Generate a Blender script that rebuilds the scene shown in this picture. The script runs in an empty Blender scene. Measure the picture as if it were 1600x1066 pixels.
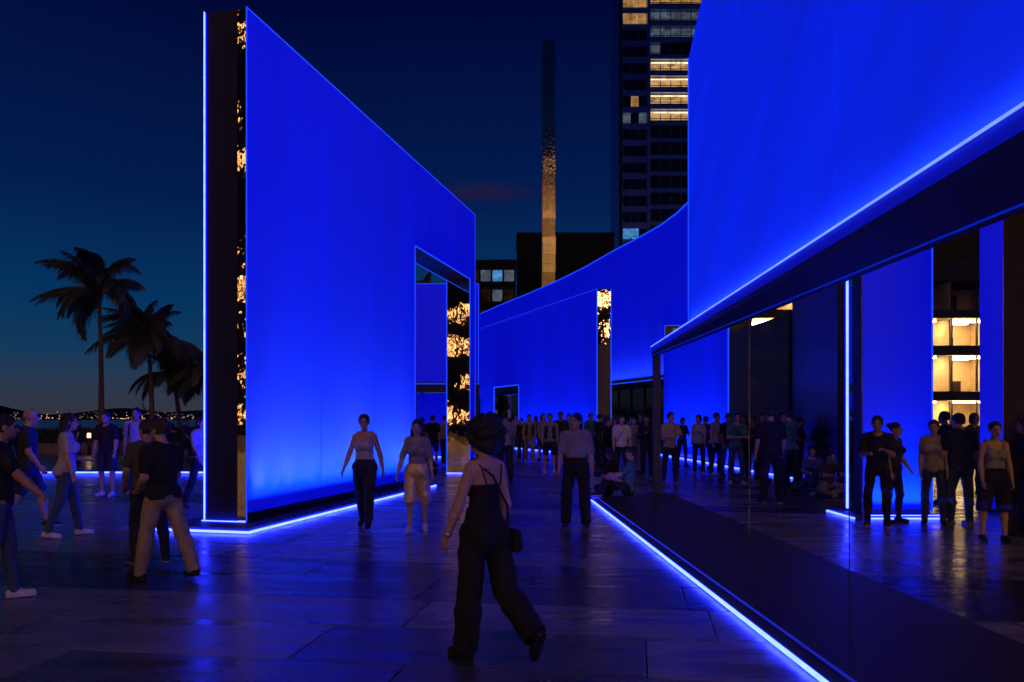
import bpy, math, random
import numpy as np
from mathutils import Vector, Matrix
R = math.radians
random.seed(7)
SC = bpy.context.scene
COL = SC.collection

# ------------------------------------------------------------------ camera, sky, sun, exposure
CAM_H = 1.62
F_PX = 1244.0
HOR = 655.0
cam_data = bpy.data.cameras.new('camera'); cam = bpy.data.objects.new('camera', cam_data); COL.objects.link(cam)
cam.location = (0, 0, CAM_H); cam.rotation_euler = (R(90), 0, 0)
cam_data.sensor_width = 36.0; cam_data.lens = F_PX / 1600 * 36.0
cam_data.shift_y = (HOR - 533) / 1600
cam_data.clip_start = 0.05; cam_data.clip_end = 20000
SC.camera = cam

world = bpy.data.worlds.new('World'); SC.world = world; world.use_nodes = True
wn, wl = world.node_tree.nodes, world.node_tree.links
wn.clear()
sky = wn.new('ShaderNodeTexSky'); sky.sky_type = 'NISHITA'; sky.sun_disc = False
sky.sun_elevation = R(-5.0); sky.sun_rotation = R(-75); sky.altitude = 0
sky.air_density = 1.0; sky.dust_density = 0.6; sky.ozone_density = 6.0
nis = wn.new('ShaderNodeBackground'); nis.inputs['Strength'].default_value = 0.02; wl.new(sky.outputs[0], nis.inputs['Color'])
tcw = wn.new('ShaderNodeTexCoord'); sep = wn.new('ShaderNodeSeparateXYZ'); wl.new(tcw.outputs['Generated'], sep.inputs[0])
nzs = wn.new('ShaderNodeTexNoise'); nzs.inputs['Scale'].default_value = 2.2; nzs.inputs['Detail'].default_value = 4; wl.new(tcw.outputs['Generated'], nzs.inputs['Vector'])
hz = wn.new('ShaderNodeMath'); hz.operation = 'MULTIPLY_ADD'; hz.inputs[1].default_value = 0.07; wl.new(nzs.outputs['Fac'], hz.inputs[0])
zz_ = wn.new('ShaderNodeMath'); zz_.operation = 'SUBTRACT'; zz_.inputs[1].default_value = 0.035; wl.new(sep.outputs['Z'], zz_.inputs[0]); wl.new(zz_.outputs[0], hz.inputs[2])
ramp = wn.new('ShaderNodeValToRGB'); wl.new(hz.outputs[0], ramp.inputs[0])       # dusk: grey haze at the horizon to deep blue overhead
el = ramp.color_ramp.elements
stops = [(0.0, (.034, .033, .046)), (.03, (.026, .038, .070)), (.08, (.006, .041, .106)), (.14, (.0015, .033, .114)), (.26, (.0006, .0115, .078)), (.46, (.0003, .0022, .038)), (1.0, (.0002, .0012, .020))]
while len(el) < len(stops): el.new(0.5)
for e_, (p_, c_) in zip(el, stops): e_.position = p_; e_.color = (*c_, 1)
# one thin reddish cloud
mpw = wn.new('ShaderNodeMapping'); mpw.inputs['Location'].default_value = (.028 / .085, 0, -.284 / .014); mpw.inputs['Scale'].default_value = (1 / .085, 0, 1 / .014)
nzw = wn.new('ShaderNodeTexNoise'); nzw.inputs['Scale'].default_value = 14; wl.new(tcw.outputs['Generated'], nzw.inputs['Vector'])
dsp = wn.new('ShaderNodeVectorMath'); dsp.operation = 'MULTIPLY_ADD'; dsp.inputs[1].default_value = (0.02, 0, 0.02); wl.new(nzw.outputs['Color'], dsp.inputs[0]); wl.new(tcw.outputs['Generated'], dsp.inputs[2])
wl.new(dsp.outputs[0], mpw.inputs['Vector'])
ln = wn.new('ShaderNodeVectorMath'); ln.operation = 'LENGTH'; wl.new(mpw.outputs[0], ln.inputs[0])
mrw = wn.new('ShaderNodeMapRange'); mrw.interpolation_type = 'SMOOTHSTEP'; mrw.inputs[1].default_value = 0.0; mrw.inputs[2].default_value = 1.1; mrw.inputs[3].default_value = 1.0; mrw.inputs[4].default_value = 0.0
wl.new(ln.outputs['Value'], mrw.inputs[0])
cl = wn.new('ShaderNodeMix'); cl.data_type = 'RGBA'; cl.inputs[7].default_value = (.014, .010, .046, 1)
mf = wn.new('ShaderNodeMath'); mf.operation = 'MULTIPLY'; mf.inputs[1].default_value = 0.85; wl.new(mrw.outputs[0], mf.inputs[0])
wl.new(mf.outputs[0], cl.inputs[0]); wl.new(ramp.outputs[0], cl.inputs[6])
bg = wn.new('ShaderNodeBackground'); bg.inputs['Strength'].default_value = 1.0; wl.new(cl.outputs[2], bg.inputs['Color'])
ads = wn.new('ShaderNodeAddShader'); out = wn.new('ShaderNodeOutputWorld')
wl.new(bg.outputs[0], ads.inputs[0]); wl.new(nis.outputs[0], ads.inputs[1]); wl.new(ads.outputs[0], out.inputs[0])

sun_d = bpy.data.lights.new('sun', 'SUN'); sun_d.energy = 0.004; sun_d.angle = R(20); sun_d.color = (1.0, 0.86, 0.72)
sun = bpy.data.objects.new('sun', sun_d); COL.objects.link(sun); sun.location = (-40, 20, 40)
sun.rotation_euler = (R(80), 0, R(-75))

vs = SC.view_settings
vs.view_transform = 'Standard'; vs.look = 'None'; vs.exposure = 0.0; vs.gamma = 1.0; vs.use_curve_mapping = False
cy = SC.cycles
cy.max_bounces = 6; cy.diffuse_bounces = 2; cy.glossy_bounces = 4; cy.transmission_bounces = 6; cy.transparent_max_bounces = 10
cy.caustics_reflective = False; cy.caustics_refractive = False
cy.sample_clamp_indirect = 4.0; cy.use_denoising = True
cy.blur_glossy = 0.3; cy.use_adaptive_sampling = True; cy.adaptive_threshold = 0.03

def pX(px, Y): return (px - 800.0) / F_PX * Y
def pZ(py, Y): return CAM_H + (HOR - py) / F_PX * Y
def gY(py): return F_PX * CAM_H / (py - HOR)

# ------------------------------------------------------------------ materials
MATS = {}
def base_mat(name):
    m = bpy.data.materials.new(name); m.use_nodes = True
    nt = m.node_tree; b = nt.nodes['Principled BSDF']
    MATS[name] = m
    return m, nt, b

def mat(name, col, rough=0.6, metal=0.0, var=0.12, scale=8.0, bump=0.0, bscale=40.0, spec=0.5, stretch=(1, 1, 1), rand=0.0):
    if name in MATS: return MATS[name]
    m, nt, b = base_mat(name); N, L = nt.nodes, nt.links
    tc = N.new('ShaderNodeTexCoord'); mp = N.new('ShaderNodeMapping'); mp.inputs['Scale'].default_value = stretch
    L.new(tc.outputs['Object'], mp.inputs['Vector'])
    nz = N.new('ShaderNodeTexNoise'); nz.inputs['Scale'].default_value = scale; nz.inputs['Detail'].default_value = 6
    L.new(mp.outputs[0], nz.inputs['Vector'])
    mr = N.new('ShaderNodeMapRange'); mr.inputs[1].default_value = 0.25; mr.inputs[2].default_value = 0.75
    mr.inputs[3].default_value = 1 - var; mr.inputs[4].default_value = 1 + var
    L.new(nz.outputs['Fac'], mr.inputs[0])
    mx = N.new('ShaderNodeVectorMath'); mx.operation = 'SCALE'; mx.inputs[0].default_value = col[:3]
    if rand:
        oi = N.new('ShaderNodeObjectInfo'); m2 = N.new('ShaderNodeMapRange')
        m2.inputs[3].default_value = 1 - rand; m2.inputs[4].default_value = 1 + rand
        L.new(oi.outputs['Random'], m2.inputs[0])
        mm = N.new('ShaderNodeMath'); mm.operation = 'MULTIPLY'
        L.new(mr.outputs[0], mm.inputs[0]); L.new(m2.outputs[0], mm.inputs[1]); L.new(mm.outputs[0], mx.inputs['Scale'])
    else:
        L.new(mr.outputs[0], mx.inputs['Scale'])
    L.new(mx.outputs[0], b.inputs['Base Color'])
    b.inputs['Roughness'].default_value = rough; b.inputs['Metallic'].default_value = metal
    b.inputs['Specular IOR Level'].default_value = spec
    if bump:
        n2 = N.new('ShaderNodeTexNoise'); n2.inputs['Scale'].default_value = bscale; n2.inputs['Detail'].default_value = 4
        L.new(mp.outputs[0], n2.inputs['Vector'])
        bp = N.new('ShaderNodeBump'); bp.inputs['Strength'].default_value = bump; bp.inputs['Distance'].default_value = 0.02
        L.new(n2.outputs['Fac'], bp.inputs['Height']); L.new(bp.outputs[0], b.inputs['Normal'])
    return m

def emit(name, col, strength, base=(0.02, 0.02, 0.03), rough=0.5, var=0.0, scale=3.0, stretch=(1, 1, 1)):
    if name in MATS: return MATS[name]
    m, nt, b = base_mat(name); N, L = nt.nodes, nt.links
    b.inputs['Base Color'].default_value = (*base, 1); b.inputs['Roughness'].default_value = rough
    b.inputs['Emission Color'].default_value = (*col, 1); b.inputs['Emission Strength'].default_value = strength
    if var:
        tc = N.new('ShaderNodeTexCoord'); mp = N.new('ShaderNodeMapping'); mp.inputs['Scale'].default_value = stretch
        L.new(tc.outputs['Object'], mp.inputs['Vector'])
        nz = N.new('ShaderNodeTexNoise'); nz.inputs['Scale'].default_value = scale; nz.inputs['Detail'].default_value = 5
        L.new(mp.outputs[0], nz.inputs['Vector'])
        mr = N.new('ShaderNodeMapRange'); mr.inputs[1].default_value = 0.3; mr.inputs[2].default_value = 0.7
        mr.inputs[3].default_value = strength * (1 - var); mr.inputs[4].default_value = strength * (1 + var)
        L.new(nz.outputs['Fac'], mr.inputs[0]); L.new(mr.outputs[0], b.inputs['Emission Strength'])
    return m

M_BLUE = emit('backlit blue fabric', (0.0, 0.002, 1.0), 0.46, base=(0.03, 0.065, 0.52), rough=0.75, var=0.16, scale=0.5, stretch=(2.6, 2.6, 0.22))
M_BLUE_D = emit('backlit blue membrane', (0.0, 0.018, 1.0), 0.60, base=(0.04, 0.085, 0.55), rough=0.6, var=0.2, scale=0.55, stretch=(0.4, 0.4, 1.8))
for n_ in M_BLUE_D.node_tree.nodes:          # slanting highlight streaks put into the membrane's emission
    if n_.type == 'MAPPING': n_.vector_type = 'TEXTURE'; n_.inputs['Scale'].default_value = (1.6, 3.4, .30); n_.inputs['Rotation'].default_value = (R(-33), 0, 0)
M_BLUE_F = emit('fascia spill glow', (0.0, 0.004, 1.0), 0.24, base=(0.03, 0.06, 0.45), rough=0.6, var=0.15, scale=0.5)  # spill of the canopy light strip, put into the fascia's emission
M_BLUE_B = emit('backlit blue fabric rear', (0.0, 0.006, 1.0), 2.4, base=(0.04, 0.07, 0.52), rough=0.75, var=0.16, scale=0.5, stretch=(2.6, 2.6, 0.22))
M_LED = emit('led strip', (0.016, 0.027, 1.0), 30.0, var=0.12, scale=6.0); M_LED2 = emit('led cove line', (0.05, 0.085, 1.0), 4.5, var=0.15, scale=3.0)
M_EDGE = emit('led edge line', (0.01, 0.06, 1.0), 1.15); M_EDGE.cycles.emission_sampling = 'NONE'
M_DIM = emit('dim blue edge', (0.0, 0.03, 1.0), 0.4); M_DIM.cycles.emission_sampling = 'NONE'
M_NAVY = mat('dark navy lacquer', (0.008, 0.009, 0.02), rough=0.28, var=0.2, bump=0.03, bscale=6)
M_MATT = mat('matt navy felt', (0.012, 0.014, 0.045), rough=0.6, var=0.2, spec=0.25)
M_BLACK = mat('matt black board', (0.034, 0.027, 0.006), rough=0.55, var=0.25, scale=5, bump=0.1, bscale=120)
M_FASC = mat('satin blue black fascia', (0.02, 0.022, 0.05), rough=0.6, var=0.15)
M_BROWN = mat('dark bronze cladding', (0.035, 0.024, 0.018), rough=0.42, metal=0.2, var=0.35, scale=1.5)
M_GOLD = mat('brushed gold trim', (0.22, 0.14, 0.07), rough=0.45, metal=1.0, var=0.8, scale=12)
M_STEEL = mat('dark steel', (0.05, 0.05, 0.06), rough=0.4, metal=0.8)

def mirror_mat(name, tint, strength, scale, rough=0.04, stretch=(1, 1, 1)):
    m, nt, b = base_mat(name); N, L = nt.nodes, nt.links
    b.inputs['Base Color'].default_value = (*tint, 1); b.inputs['Metallic'].default_value = 1; b.inputs['Roughness'].default_value = rough
    tc = N.new('ShaderNodeTexCoord'); mp = N.new('ShaderNodeMapping'); mp.inputs['Scale'].default_value = stretch
    L.new(tc.outputs['Object'], mp.inputs['Vector'])
    nz = N.new('ShaderNodeTexNoise'); nz.inputs['Scale'].default_value = scale; nz.inputs['Detail'].default_value = 3
    L.new(mp.outputs[0], nz.inputs['Vector'])
    bp = N.new('ShaderNodeBump'); bp.inputs['Strength'].default_value = strength; bp.inputs['Distance'].default_value = 0.1
    L.new(nz.outputs['Fac'], bp.inputs['Height']); L.new(bp.outputs[0], b.inputs['Normal'])
    return m
M_MIRROR = mirror_mat('rippled mirror steel', (0.86, 0.82, 0.78), 0.05, 2.6, 0.015, stretch=(1, 1, .8))
M_MIRROR2 = mirror_mat('rippled mirror panel', (0.86, 0.82, 0.80), 0.035, 2.2, 0.015, stretch=(1, 1, .7))

def glass_mat(name, tint, refl=0.12, ior=1.35):
    m = bpy.data.materials.new(name); m.use_nodes = True; MATS[name] = m
    nt = m.node_tree; N, L = nt.nodes, nt.links; N.clear()
    o = N.new('ShaderNodeOutputMaterial'); tr = N.new('ShaderNodeBsdfTransparent'); tr.inputs[0].default_value = (*tint, 1)
    gl = N.new('ShaderNodeBsdfGlossy'); gl.inputs['Roughness'].default_value = 0.06
    fr = N.new('ShaderNodeFresnel'); fr.inputs['IOR'].default_value = ior
    mp = N.new('ShaderNodeMath'); mp.operation = 'MULTIPLY'; mp.inputs[1].default_value = refl
    mx = N.new('ShaderNodeMixShader')
    L.new(fr.outputs[0], mp.inputs[0]); L.new(mp.outputs[0], mx.inputs[0])
    L.new(tr.outputs[0], mx.inputs[1]); L.new(gl.outputs[0], mx.inputs[2]); L.new(mx.outputs[0], o.inputs[0])
    return m
M_GLASS = glass_mat('clear glass', (0.985, 0.985, 0.99), 0.006, 1.25)
M_DGLASS = mat('dark window glass', (0.012, 0.014, 0.02), rough=0.08, var=0.3, spec=0.6)

# ------------------------------------------------------------------ mesh helpers
def link(o, parent=None):
    COL.objects.link(o)
    if parent is not None: o.parent = parent
    return o
def mesh_obj(name, verts, faces, material, parent=None, smooth=False):
    me = bpy.data.meshes.new(name); me.from_pydata([tuple(v) for v in verts], [], [tuple(f) for f in faces]); me.update()
    if material is not None: me.materials.append(material)
    if smooth: me.polygons.foreach_set('use_smooth', [True] * len(me.polygons))
    return link(bpy.data.objects.new(name, me), parent)
def tag(o, label, cat, group=None, kind=None):
    if label: o['label'] = label
    if cat: o['category'] = cat
    if group: o['group'] = group
    if kind: o['kind'] = kind
    return o
def struct(o): o['kind'] = 'structure'; return o
def stuff(o, label=None, cat=None):
    o['kind'] = 'stuff'
    if label: o['label'] = label
    if cat: o['category'] = cat
    return o
def thing(name, label, cat, loc=(0, 0, 0), rz=0.0, group=None):
    o = bpy.data.objects.new(name, None); o.empty_display_size = 0.2; link(o); o.location = loc; o.rotation_euler = (0, 0, rz)
    return tag(o, label, cat, group)

class MB:
    def __init__(s): s.v = []; s.f = []
    def add(s, vs_, fs_):
        n = len(s.v); s.v += [tuple(v) for v in vs_]; s.f += [tuple(i + n for i in f) for f in fs_]; return s
    def box(s, x0, x1, y0, y1, z0, z1):
        return s.add([(x0, y0, z0), (x1, y0, z0), (x1, y1, z0), (x0, y1, z0), (x0, y0, z1), (x1, y0, z1), (x1, y1, z1), (x0, y1, z1)],
                     [(0, 3, 2, 1), (4, 5, 6, 7), (0, 1, 5, 4), (1, 2, 6, 5), (2, 3, 7, 6), (3, 0, 4, 7)])
    def prism(s, poly, z0, z1):          # poly: list of (x, y) counter-clockwise; z0, z1 numbers or per-vertex lists
        n = len(poly); a = z0 if hasattr(z0, '__len__') else [z0] * n; b = z1 if hasattr(z1, '__len__') else [z1] * n
        vs_ = [(p[0], p[1], a[i]) for i, p in enumerate(poly)] + [(p[0], p[1], b[i]) for i, p in enumerate(poly)]
        fs_ = [tuple(range(n - 1, -1, -1)), tuple(range(n, 2 * n))] + [(i, (i + 1) % n, (i + 1) % n + n, i + n) for i in range(n)]
        return s.add(vs_, fs_)
    def tube(s, pts, rads, seg=8):
        pts = [Vector(p) for p in pts]; n = len(pts); rings = []
        for i, p in enumerate(pts):
            d = (pts[min(i + 1, n - 1)] - pts[max(i - 1, 0)]).normalized()
            a = d.orthogonal().normalized() if i == 0 else (rings_a - d * rings_a.dot(d)).normalized()
            rings_a = a; b = d.cross(a); r = rads[i] if hasattr(rads, '__len__') else rads
            rings.append([p + (a * math.cos(2 * math.pi * k / seg) + b * math.sin(2 * math.pi * k / seg)) * r for k in range(seg)])
        vs_ = [v for r_ in rings for v in r_]
        fs_ = [(i * seg + k, i * seg + (k + 1) % seg, (i + 1) * seg + (k + 1) % seg, (i + 1) * seg + k) for i in range(n - 1) for k in range(seg)]
        fs_ += [tuple(range(seg - 1, -1, -1)), tuple((n - 1) * seg + k for k in range(seg))]
        return s.add(vs_, fs_)
    def build(s, name, material, parent=None, smooth=False): return mesh_obj(name, s.v, s.f, material, parent, smooth)
def bx(name, dims, material, parent=None): return MB().box(*dims).build(name, material, parent)
def dup(o, parent, loc=None, name=None):
    c = o.copy(); link(c, parent)
    if loc is not None: c.location = loc
    return c

# ------------------------------------------------------------------ ground, sea, far shore
M_GROUND = mat('paving bed', (0.02, 0.02, 0.022), rough=0.7)
ground = struct(bx('plaza_ground', (-70, 110, -60, 190, -0.6, -0.012), M_GROUND))
M_SEA = mat('night sea', (0.006, 0.010, 0.016), rough=0.22, var=0.2, scale=0.2, bump=0.5, bscale=0.25)
struct(mesh_obj('sea', [(-9000, -3000, -1.2), (9000, -3000, -1.2), (9000, 9000, -1.2), (-9000, 9000, -1.2)], [(0, 1, 2, 3)], M_SEA))

def slab_mat():
    m, nt, b = base_mat('polished stone slab'); N, L = nt.nodes, nt.links
    tc = N.new('ShaderNodeTexCoord'); oi = N.new('ShaderNodeObjectInfo')
    ad = N.new('ShaderNodeVectorMath'); ad.operation = 'ADD'
    geo = N.new('ShaderNodeNewGeometry')
    L.new(geo.outputs['Position'], ad.inputs[0])
    sc = N.new('ShaderNodeVectorMath'); sc.operation = 'SCALE'; sc.inputs[0].default_value = (17, 31, 5)
    L.new(oi.outputs['Random'], sc.inputs['Scale']); L.new(sc.outputs[0], ad.inputs[1])
    mp = N.new('ShaderNodeMapping'); mp.inputs['Scale'].default_value = (0.5, 2.4, 1); mp.inputs['Rotation'].default_value = (0, 0, R(9))
    L.new(ad.outputs[0], mp.inputs['Vector'])
    n1 = N.new('ShaderNodeTexNoise'); n1.inputs['Scale'].default_value = 1.6; n1.inputs['Detail'].default_value = 9; n1.inputs['Distortion'].default_value = 0.6
    L.new(mp.outputs[0], n1.inputs['Vector'])
    r1 = N.new('ShaderNodeMapRange'); r1.inputs[1].default_value = 0.3; r1.inputs[2].default_value = 0.7; r1.inputs[3].default_value = 0.55; r1.inputs[4].default_value = 1.35
    L.new(n1.outputs['Fac'], r1.inputs[0])
    r2 = N.new('ShaderNodeMapRange'); r2.inputs[3].default_value = 0.45; r2.inputs[4].default_value = 1.5; L.new(oi.outputs['Random'], r2.inputs[0])
    mm = N.new('ShaderNodeMath'); mm.operation = 'MULTIPLY'; L.new(r1.outputs[0], mm.inputs[0]); L.new(r2.outputs[0], mm.inputs[1])
    cs = N.new('ShaderNodeVectorMath'); cs.operation = 'SCALE'; L.new(oi.outputs['Color'], cs.inputs[0]); L.new(mm.outputs[0], cs.inputs['Scale'])
    L.new(cs.outputs[0], b.inputs['Base Color'])
    r3 = N.new('ShaderNodeMapRange'); r3.inputs[1].default_value = 0.3; r3.inputs[2].default_value = 0.7; r3.inputs[3].default_value = 0.19; r3.inputs[4].default_value = 0.40; b.inputs['Specular IOR Level'].default_value = 0.8
    L.new(n1.outputs['Fac'], r3.inputs[0]); L.new(r3.outputs[0], b.inputs['Roughness'])
    mp2 = N.new('ShaderNodeMapping'); mp2.inputs['Scale'].default_value = (0.6, 2.0, 1); L.new(geo.outputs['Position'], mp2.inputs['Vector'])
    n2 = N.new('ShaderNodeTexNoise'); n2.inputs['Scale'].default_value = 7; n2.inputs['Detail'].default_value = 6; L.new(mp2.outputs[0], n2.inputs['Vector'])
    bp = N.new('ShaderNodeBump'); bp.inputs['Strength'].default_value = 0.10; bp.inputs['Distance'].default_value = 0.02
    L.new(n2.outputs['Fac'], bp.inputs['Height']); L.new(bp.outputs[0], b.inputs['Normal'])
    return m
M_SLAB = slab_mat()
# slabs in running courses, laid nine degrees off the view axis
SLX, SLY, J = 2.4, 0.92, 0.011
def slab_mesh():
    hx, hy, e = (SLX - J) / 2, (SLY - J) / 2, 0.004
    vs_ = [(-hx, -hy, -0.05), (hx, -hy, -0.05), (hx, hy, -0.05), (-hx, hy, -0.05),
           (-hx, -hy, -e), (hx, -hy, -e), (hx, hy, -e), (-hx, hy, -e),
           (-hx + e, -hy + e, 0), (hx - e, -hy + e, 0), (hx - e, hy - e, 0), (-hx + e, hy - e, 0)]
    fs_ = [(0, 1, 5, 4), (1, 2, 6, 5), (2, 3, 7, 6), (3, 0, 4, 7), (4, 5, 9, 8), (5, 6, 10, 9), (6, 7, 11, 10), (7, 4, 8, 11), (8, 9, 10, 11)]
    return vs_, fs_
sv, sf = slab_mesh()
sl_me = bpy.data.meshes.new('paving_slab'); sl_me.from_pydata(sv, [], sf); sl_me.materials.append(M_SLAB)
ang = R(-9); ca, sa = math.cos(ang), math.sin(ang)
cells = []
rs = random.Random(3)
for j in range(-12, 110):
    off = rs.uniform(0, SLX)
    for i in range(-36, 36):
        lx, ly = i * SLX + off, j * SLY
        x, y = lx * ca - ly * sa, lx * sa + ly * ca
        if x < -42 or x > 46 or y < -8 or y > 66: continue
        dark = (j in (8, 9)) or (j % 15 == 1)
        vis = y > 3.3 and abs(x) < 0.643 * y + 1.6
        cells.append((not vis, y, x, ly, dark))
cells.sort(key=lambda c: (c[0], c[1]))
rest = MB()
for k, (nv, y, x, ly, dark) in enumerate(cells):
    c = (0.030, 0.028, 0.032) if dark else (0.15, 0.15, 0.152)
    if k < 300:
        o = bpy.data.objects.new('paving_slab', sl_me); link(o, ground); o.location = (x, y, rs.uniform(-0.0015, 0.0015)); o.rotation_euler = (rs.uniform(-.0012, .0012), rs.uniform(-.0012, .0012), ang)
        o.color = (*c, 1)
    else:
        rest.add([(x + a * ca - b_ * sa, y + a * sa + b_ * ca, z) for a, b_, z in sv], sf)
o = rest.build('paving_slab_field', M_SLAB, ground); o.color = (0.135, 0.135, 0.137, 1); o['kind'] = 'stuff'

# far shore: hills and town lights across the water
M_HILL = mat('night hills', (0.010, 0.012, 0.018), rough=0.95, var=0.3, scale=0.01)
hv, hf = [], []
rh = random.Random(11)
NH = 90
for i in range(NH):
    t = i / (NH - 1); x = -2600 + 3800 * t
    h = 34 + 22 * math.sin(t * 9.2 + 1) + 16 * math.sin(t * 23) + 9 * math.sin(t * 51 + 2) + 22 * math.exp(-((x + 1560) / 130) ** 2)
    h = max(h, 12)
    hv += [(x, 2900, -2), (x, 3050, h * .45), (x, 3250, h), (x, 3600, -2)]
for i in range(NH - 1):
    for k in range(3): hf.append((4 * i + k, 4 * i + 4 + k, 4 * i + 5 + k, 4 * i + 1 + k))
struct(mesh_obj('far_hills', hv, hf, M_HILL, smooth=True))
M_TOWN = emit('town lamps', (1.0, 0.62, 0.28), 2.2); M_TOWN.cycles.emission_sampling = 'NONE'
tl = MB(); rt = random.Random(5)
for k in range(260):
    x = rt.uniform(-2050, -950); d = rt.random() ** 3
    y = 2890 - rt.uniform(0, 12) + d * 220; z = 2 + d * 26 + rt.uniform(0, 2.5); s_ = rt.uniform(0.35, 1.25) * (1 - .4 * d)
    y = y - 0 if d < .05 else y - 60
    tl.box(x - s_, x + s_, y - s_, y + s_, z, z + 1.5 * s_)
stuff(tl.build('town_lights', M_TOWN), 'distant warm town lights strung along the far shore across the bay', 'lights')

# ------------------------------------------------------------------ light walls
def panel_strip(parent, x0, x1, y0, y1, z0, z1, width, material, name='light_panel', gap=0.008):
    n = max(1, round((x1 - x0) / width)); w = (x1 - x0) / n
    for i in range(n):
        bx(name, (x0 + i * w + gap / 2, x0 + (i + 1) * w - gap / 2, y0, y1, z0, z1), material, parent)

def wall_root(name, label, p0, p1, group=None, cat='light wall'):
    u = Vector((p1[0] - p0[0], p1[1] - p0[1])); L_ = u.length
    return thing(name, label, cat, (p0[0], p0[1], 0), math.atan2(u.y, u.x), group), L_

def linear_wash(parent, x0, x1, y, z, power, tilt=9, col=(0.01, 0.11, 1.0)):
    # linear wall washer lying in the plinth, shining up the panel
    d = bpy.data.lights.new('wall_washer', 'AREA'); d.shape = 'RECTANGLE'; d.size = x1 - x0; d.size_y = 0.05; d.energy = power * 2.5; d.color = col; d.spread = R(80)
    o = bpy.data.objects.new('wall_washer', d); link(o, parent); o.location = ((x0 + x1) / 2, y, z); o.rotation_euler = (R(180 - tilt), 0, 0)
def led(parent, dims, name='light_strip', m=None): return bx(name, dims, m or M_LED, parent)

# ---- wall with the tall portal, left
A0, A1, AT, AH = (-3.95, 11.85), (-1.11, 23.9), 0.73, 7.76
wa, LA = wall_root('portal_wall', 'tall glowing blue wall with mirrored edge and open portal, left of the walkway', A0, A1, 'glowing blue walls')
t0, t1, PH = 0.58 * LA, 0.958 * LA, 5.75
zb = 0.22
panel_strip(wa, 0.012, t0, 0.0, 0.03, zb, AH - 0.02, 2.42, M_BLUE)
panel_strip(wa, t0, t1, 0.0, 0.03, PH, AH - 0.02, 2.4, M_BLUE)
panel_strip(wa, t1, LA - 0.01, 0.0, 0.03, zb, AH - 0.02, 2.4, M_BLUE)
panel_strip(wa, 0.012, t0, AT - 0.03, AT, zb, AH - 0.02, 2.42, M_BLUE_B)
panel_strip(wa, t0, t1, AT - 0.03, AT, PH, AH - 0.02, 2.4, M_BLUE_B)
c = MB().box(0.02, t0 - 0.02, 0.04, AT - 0.04, 0, AH - 0.03).box(t0 - 0.02, t1 + 0.02, 0.04, AT - 0.04, PH + 0.02, AH - 0.03).box(t1 + 0.02, LA, 0.04, AT - 0.04, 0, AH - 0.03)
c.build('wall_core', M_NAVY, wa)
bx('end_panel', (0.0, 0.018, 0.155, AT - 0.05, 0.10, AH - 0.02), M_MATT, wa)
for k in range(6):
    bx('mirror_panel', (-0.004, 0.016, 0.014, 0.148, 0.10 + k * 1.272, 0.10 + (k + 1) * 1.272 - 0.004), M_MIRROR, wa)
led(wa, (-0.012, 0.012, AT - 0.026, AT - 0.014, 0.10, AH), 'corner_light')
led(wa, (-0.008, 0.008, -0.006, 0.006, 0.10, AH), 'edge_light', M_EDGE)
led(wa, (0.01, LA, -0.006, 0.012, AH - 0.018, AH), 'edge_light', M_EDGE)
led(wa, (0.01, LA, AT - 0.012, AT + 0.006, AH - 0.018, AH), 'edge_light', M_EDGE)
led(wa, (LA - 0.008, LA + 0.008, -0.008, 0.008, zb, AH), 'edge_light', M_EDGE)
led(wa, (-0.045, -0.022, 0.0, AT, 0.088, 0.10), 'base_light')
# portal lining
bx('lintel_lining', (t0 + 0.02, t1 - 0.02, 0.01, AT - 0.01, PH - 0.02, PH + 0.015), M_FASC, wa)
bx('portal_mirror', (t1 - 0.012, t1 + 0.012, 0.02, AT - 0.02, 0.03, PH - 0.03), M_MIRROR2, wa)
bx('portal_jamb', (t0 - 0.012, t0 + 0.012, 0.02, AT - 0.02, 0.03, PH - 0.03), M_FASC, wa)
for yy in (0.0, AT - 0.014):
    led(wa, (t0, t1, yy - 0.010, yy + 0.014, PH - 0.030, PH - 0.008), 'portal_light', M_EDGE)
    led(wa, (t1 - 0.026, t1 - 0.008, yy - 0.010, yy + 0.016, 0.02, PH - 0.03), 'portal_light', M_EDGE)
led(wa, (t0 + 0.006, t0 + 0.03, -0.012, 0.014, 0.02, PH - 0.03), 'portal_light', M_EDGE)
led(wa, (t1 - 0.06, t1 - 0.026, 0.02, AT - 0.02, 0.012, 0.034), 'portal_light')
# kerb plinth round the wall foot
KX0, KX1, KY0, KY1 = -0.62, t0 + 0.35, -0.42, AT + 0.35
bx('plinth', (KX0 + 0.03, t0 - 0.03, KY0 + 0.03, KY1 - 0.03, 0.0, 0.085), M_FASC, wa)
led(wa, (KX0, KX1, KY0 - 0.005, KY0 + 0.022, 0.012, 0.045))
led(wa, (KX0 - 0.005, KX0 + 0.022, KY0 + 0.03, KY1, 0.012, 0.045))
led(wa, (KX0 + 0.03, t0 * 0.9, KY1 - 0.022, KY1 + 0.005, 0.012, 0.045))
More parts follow.
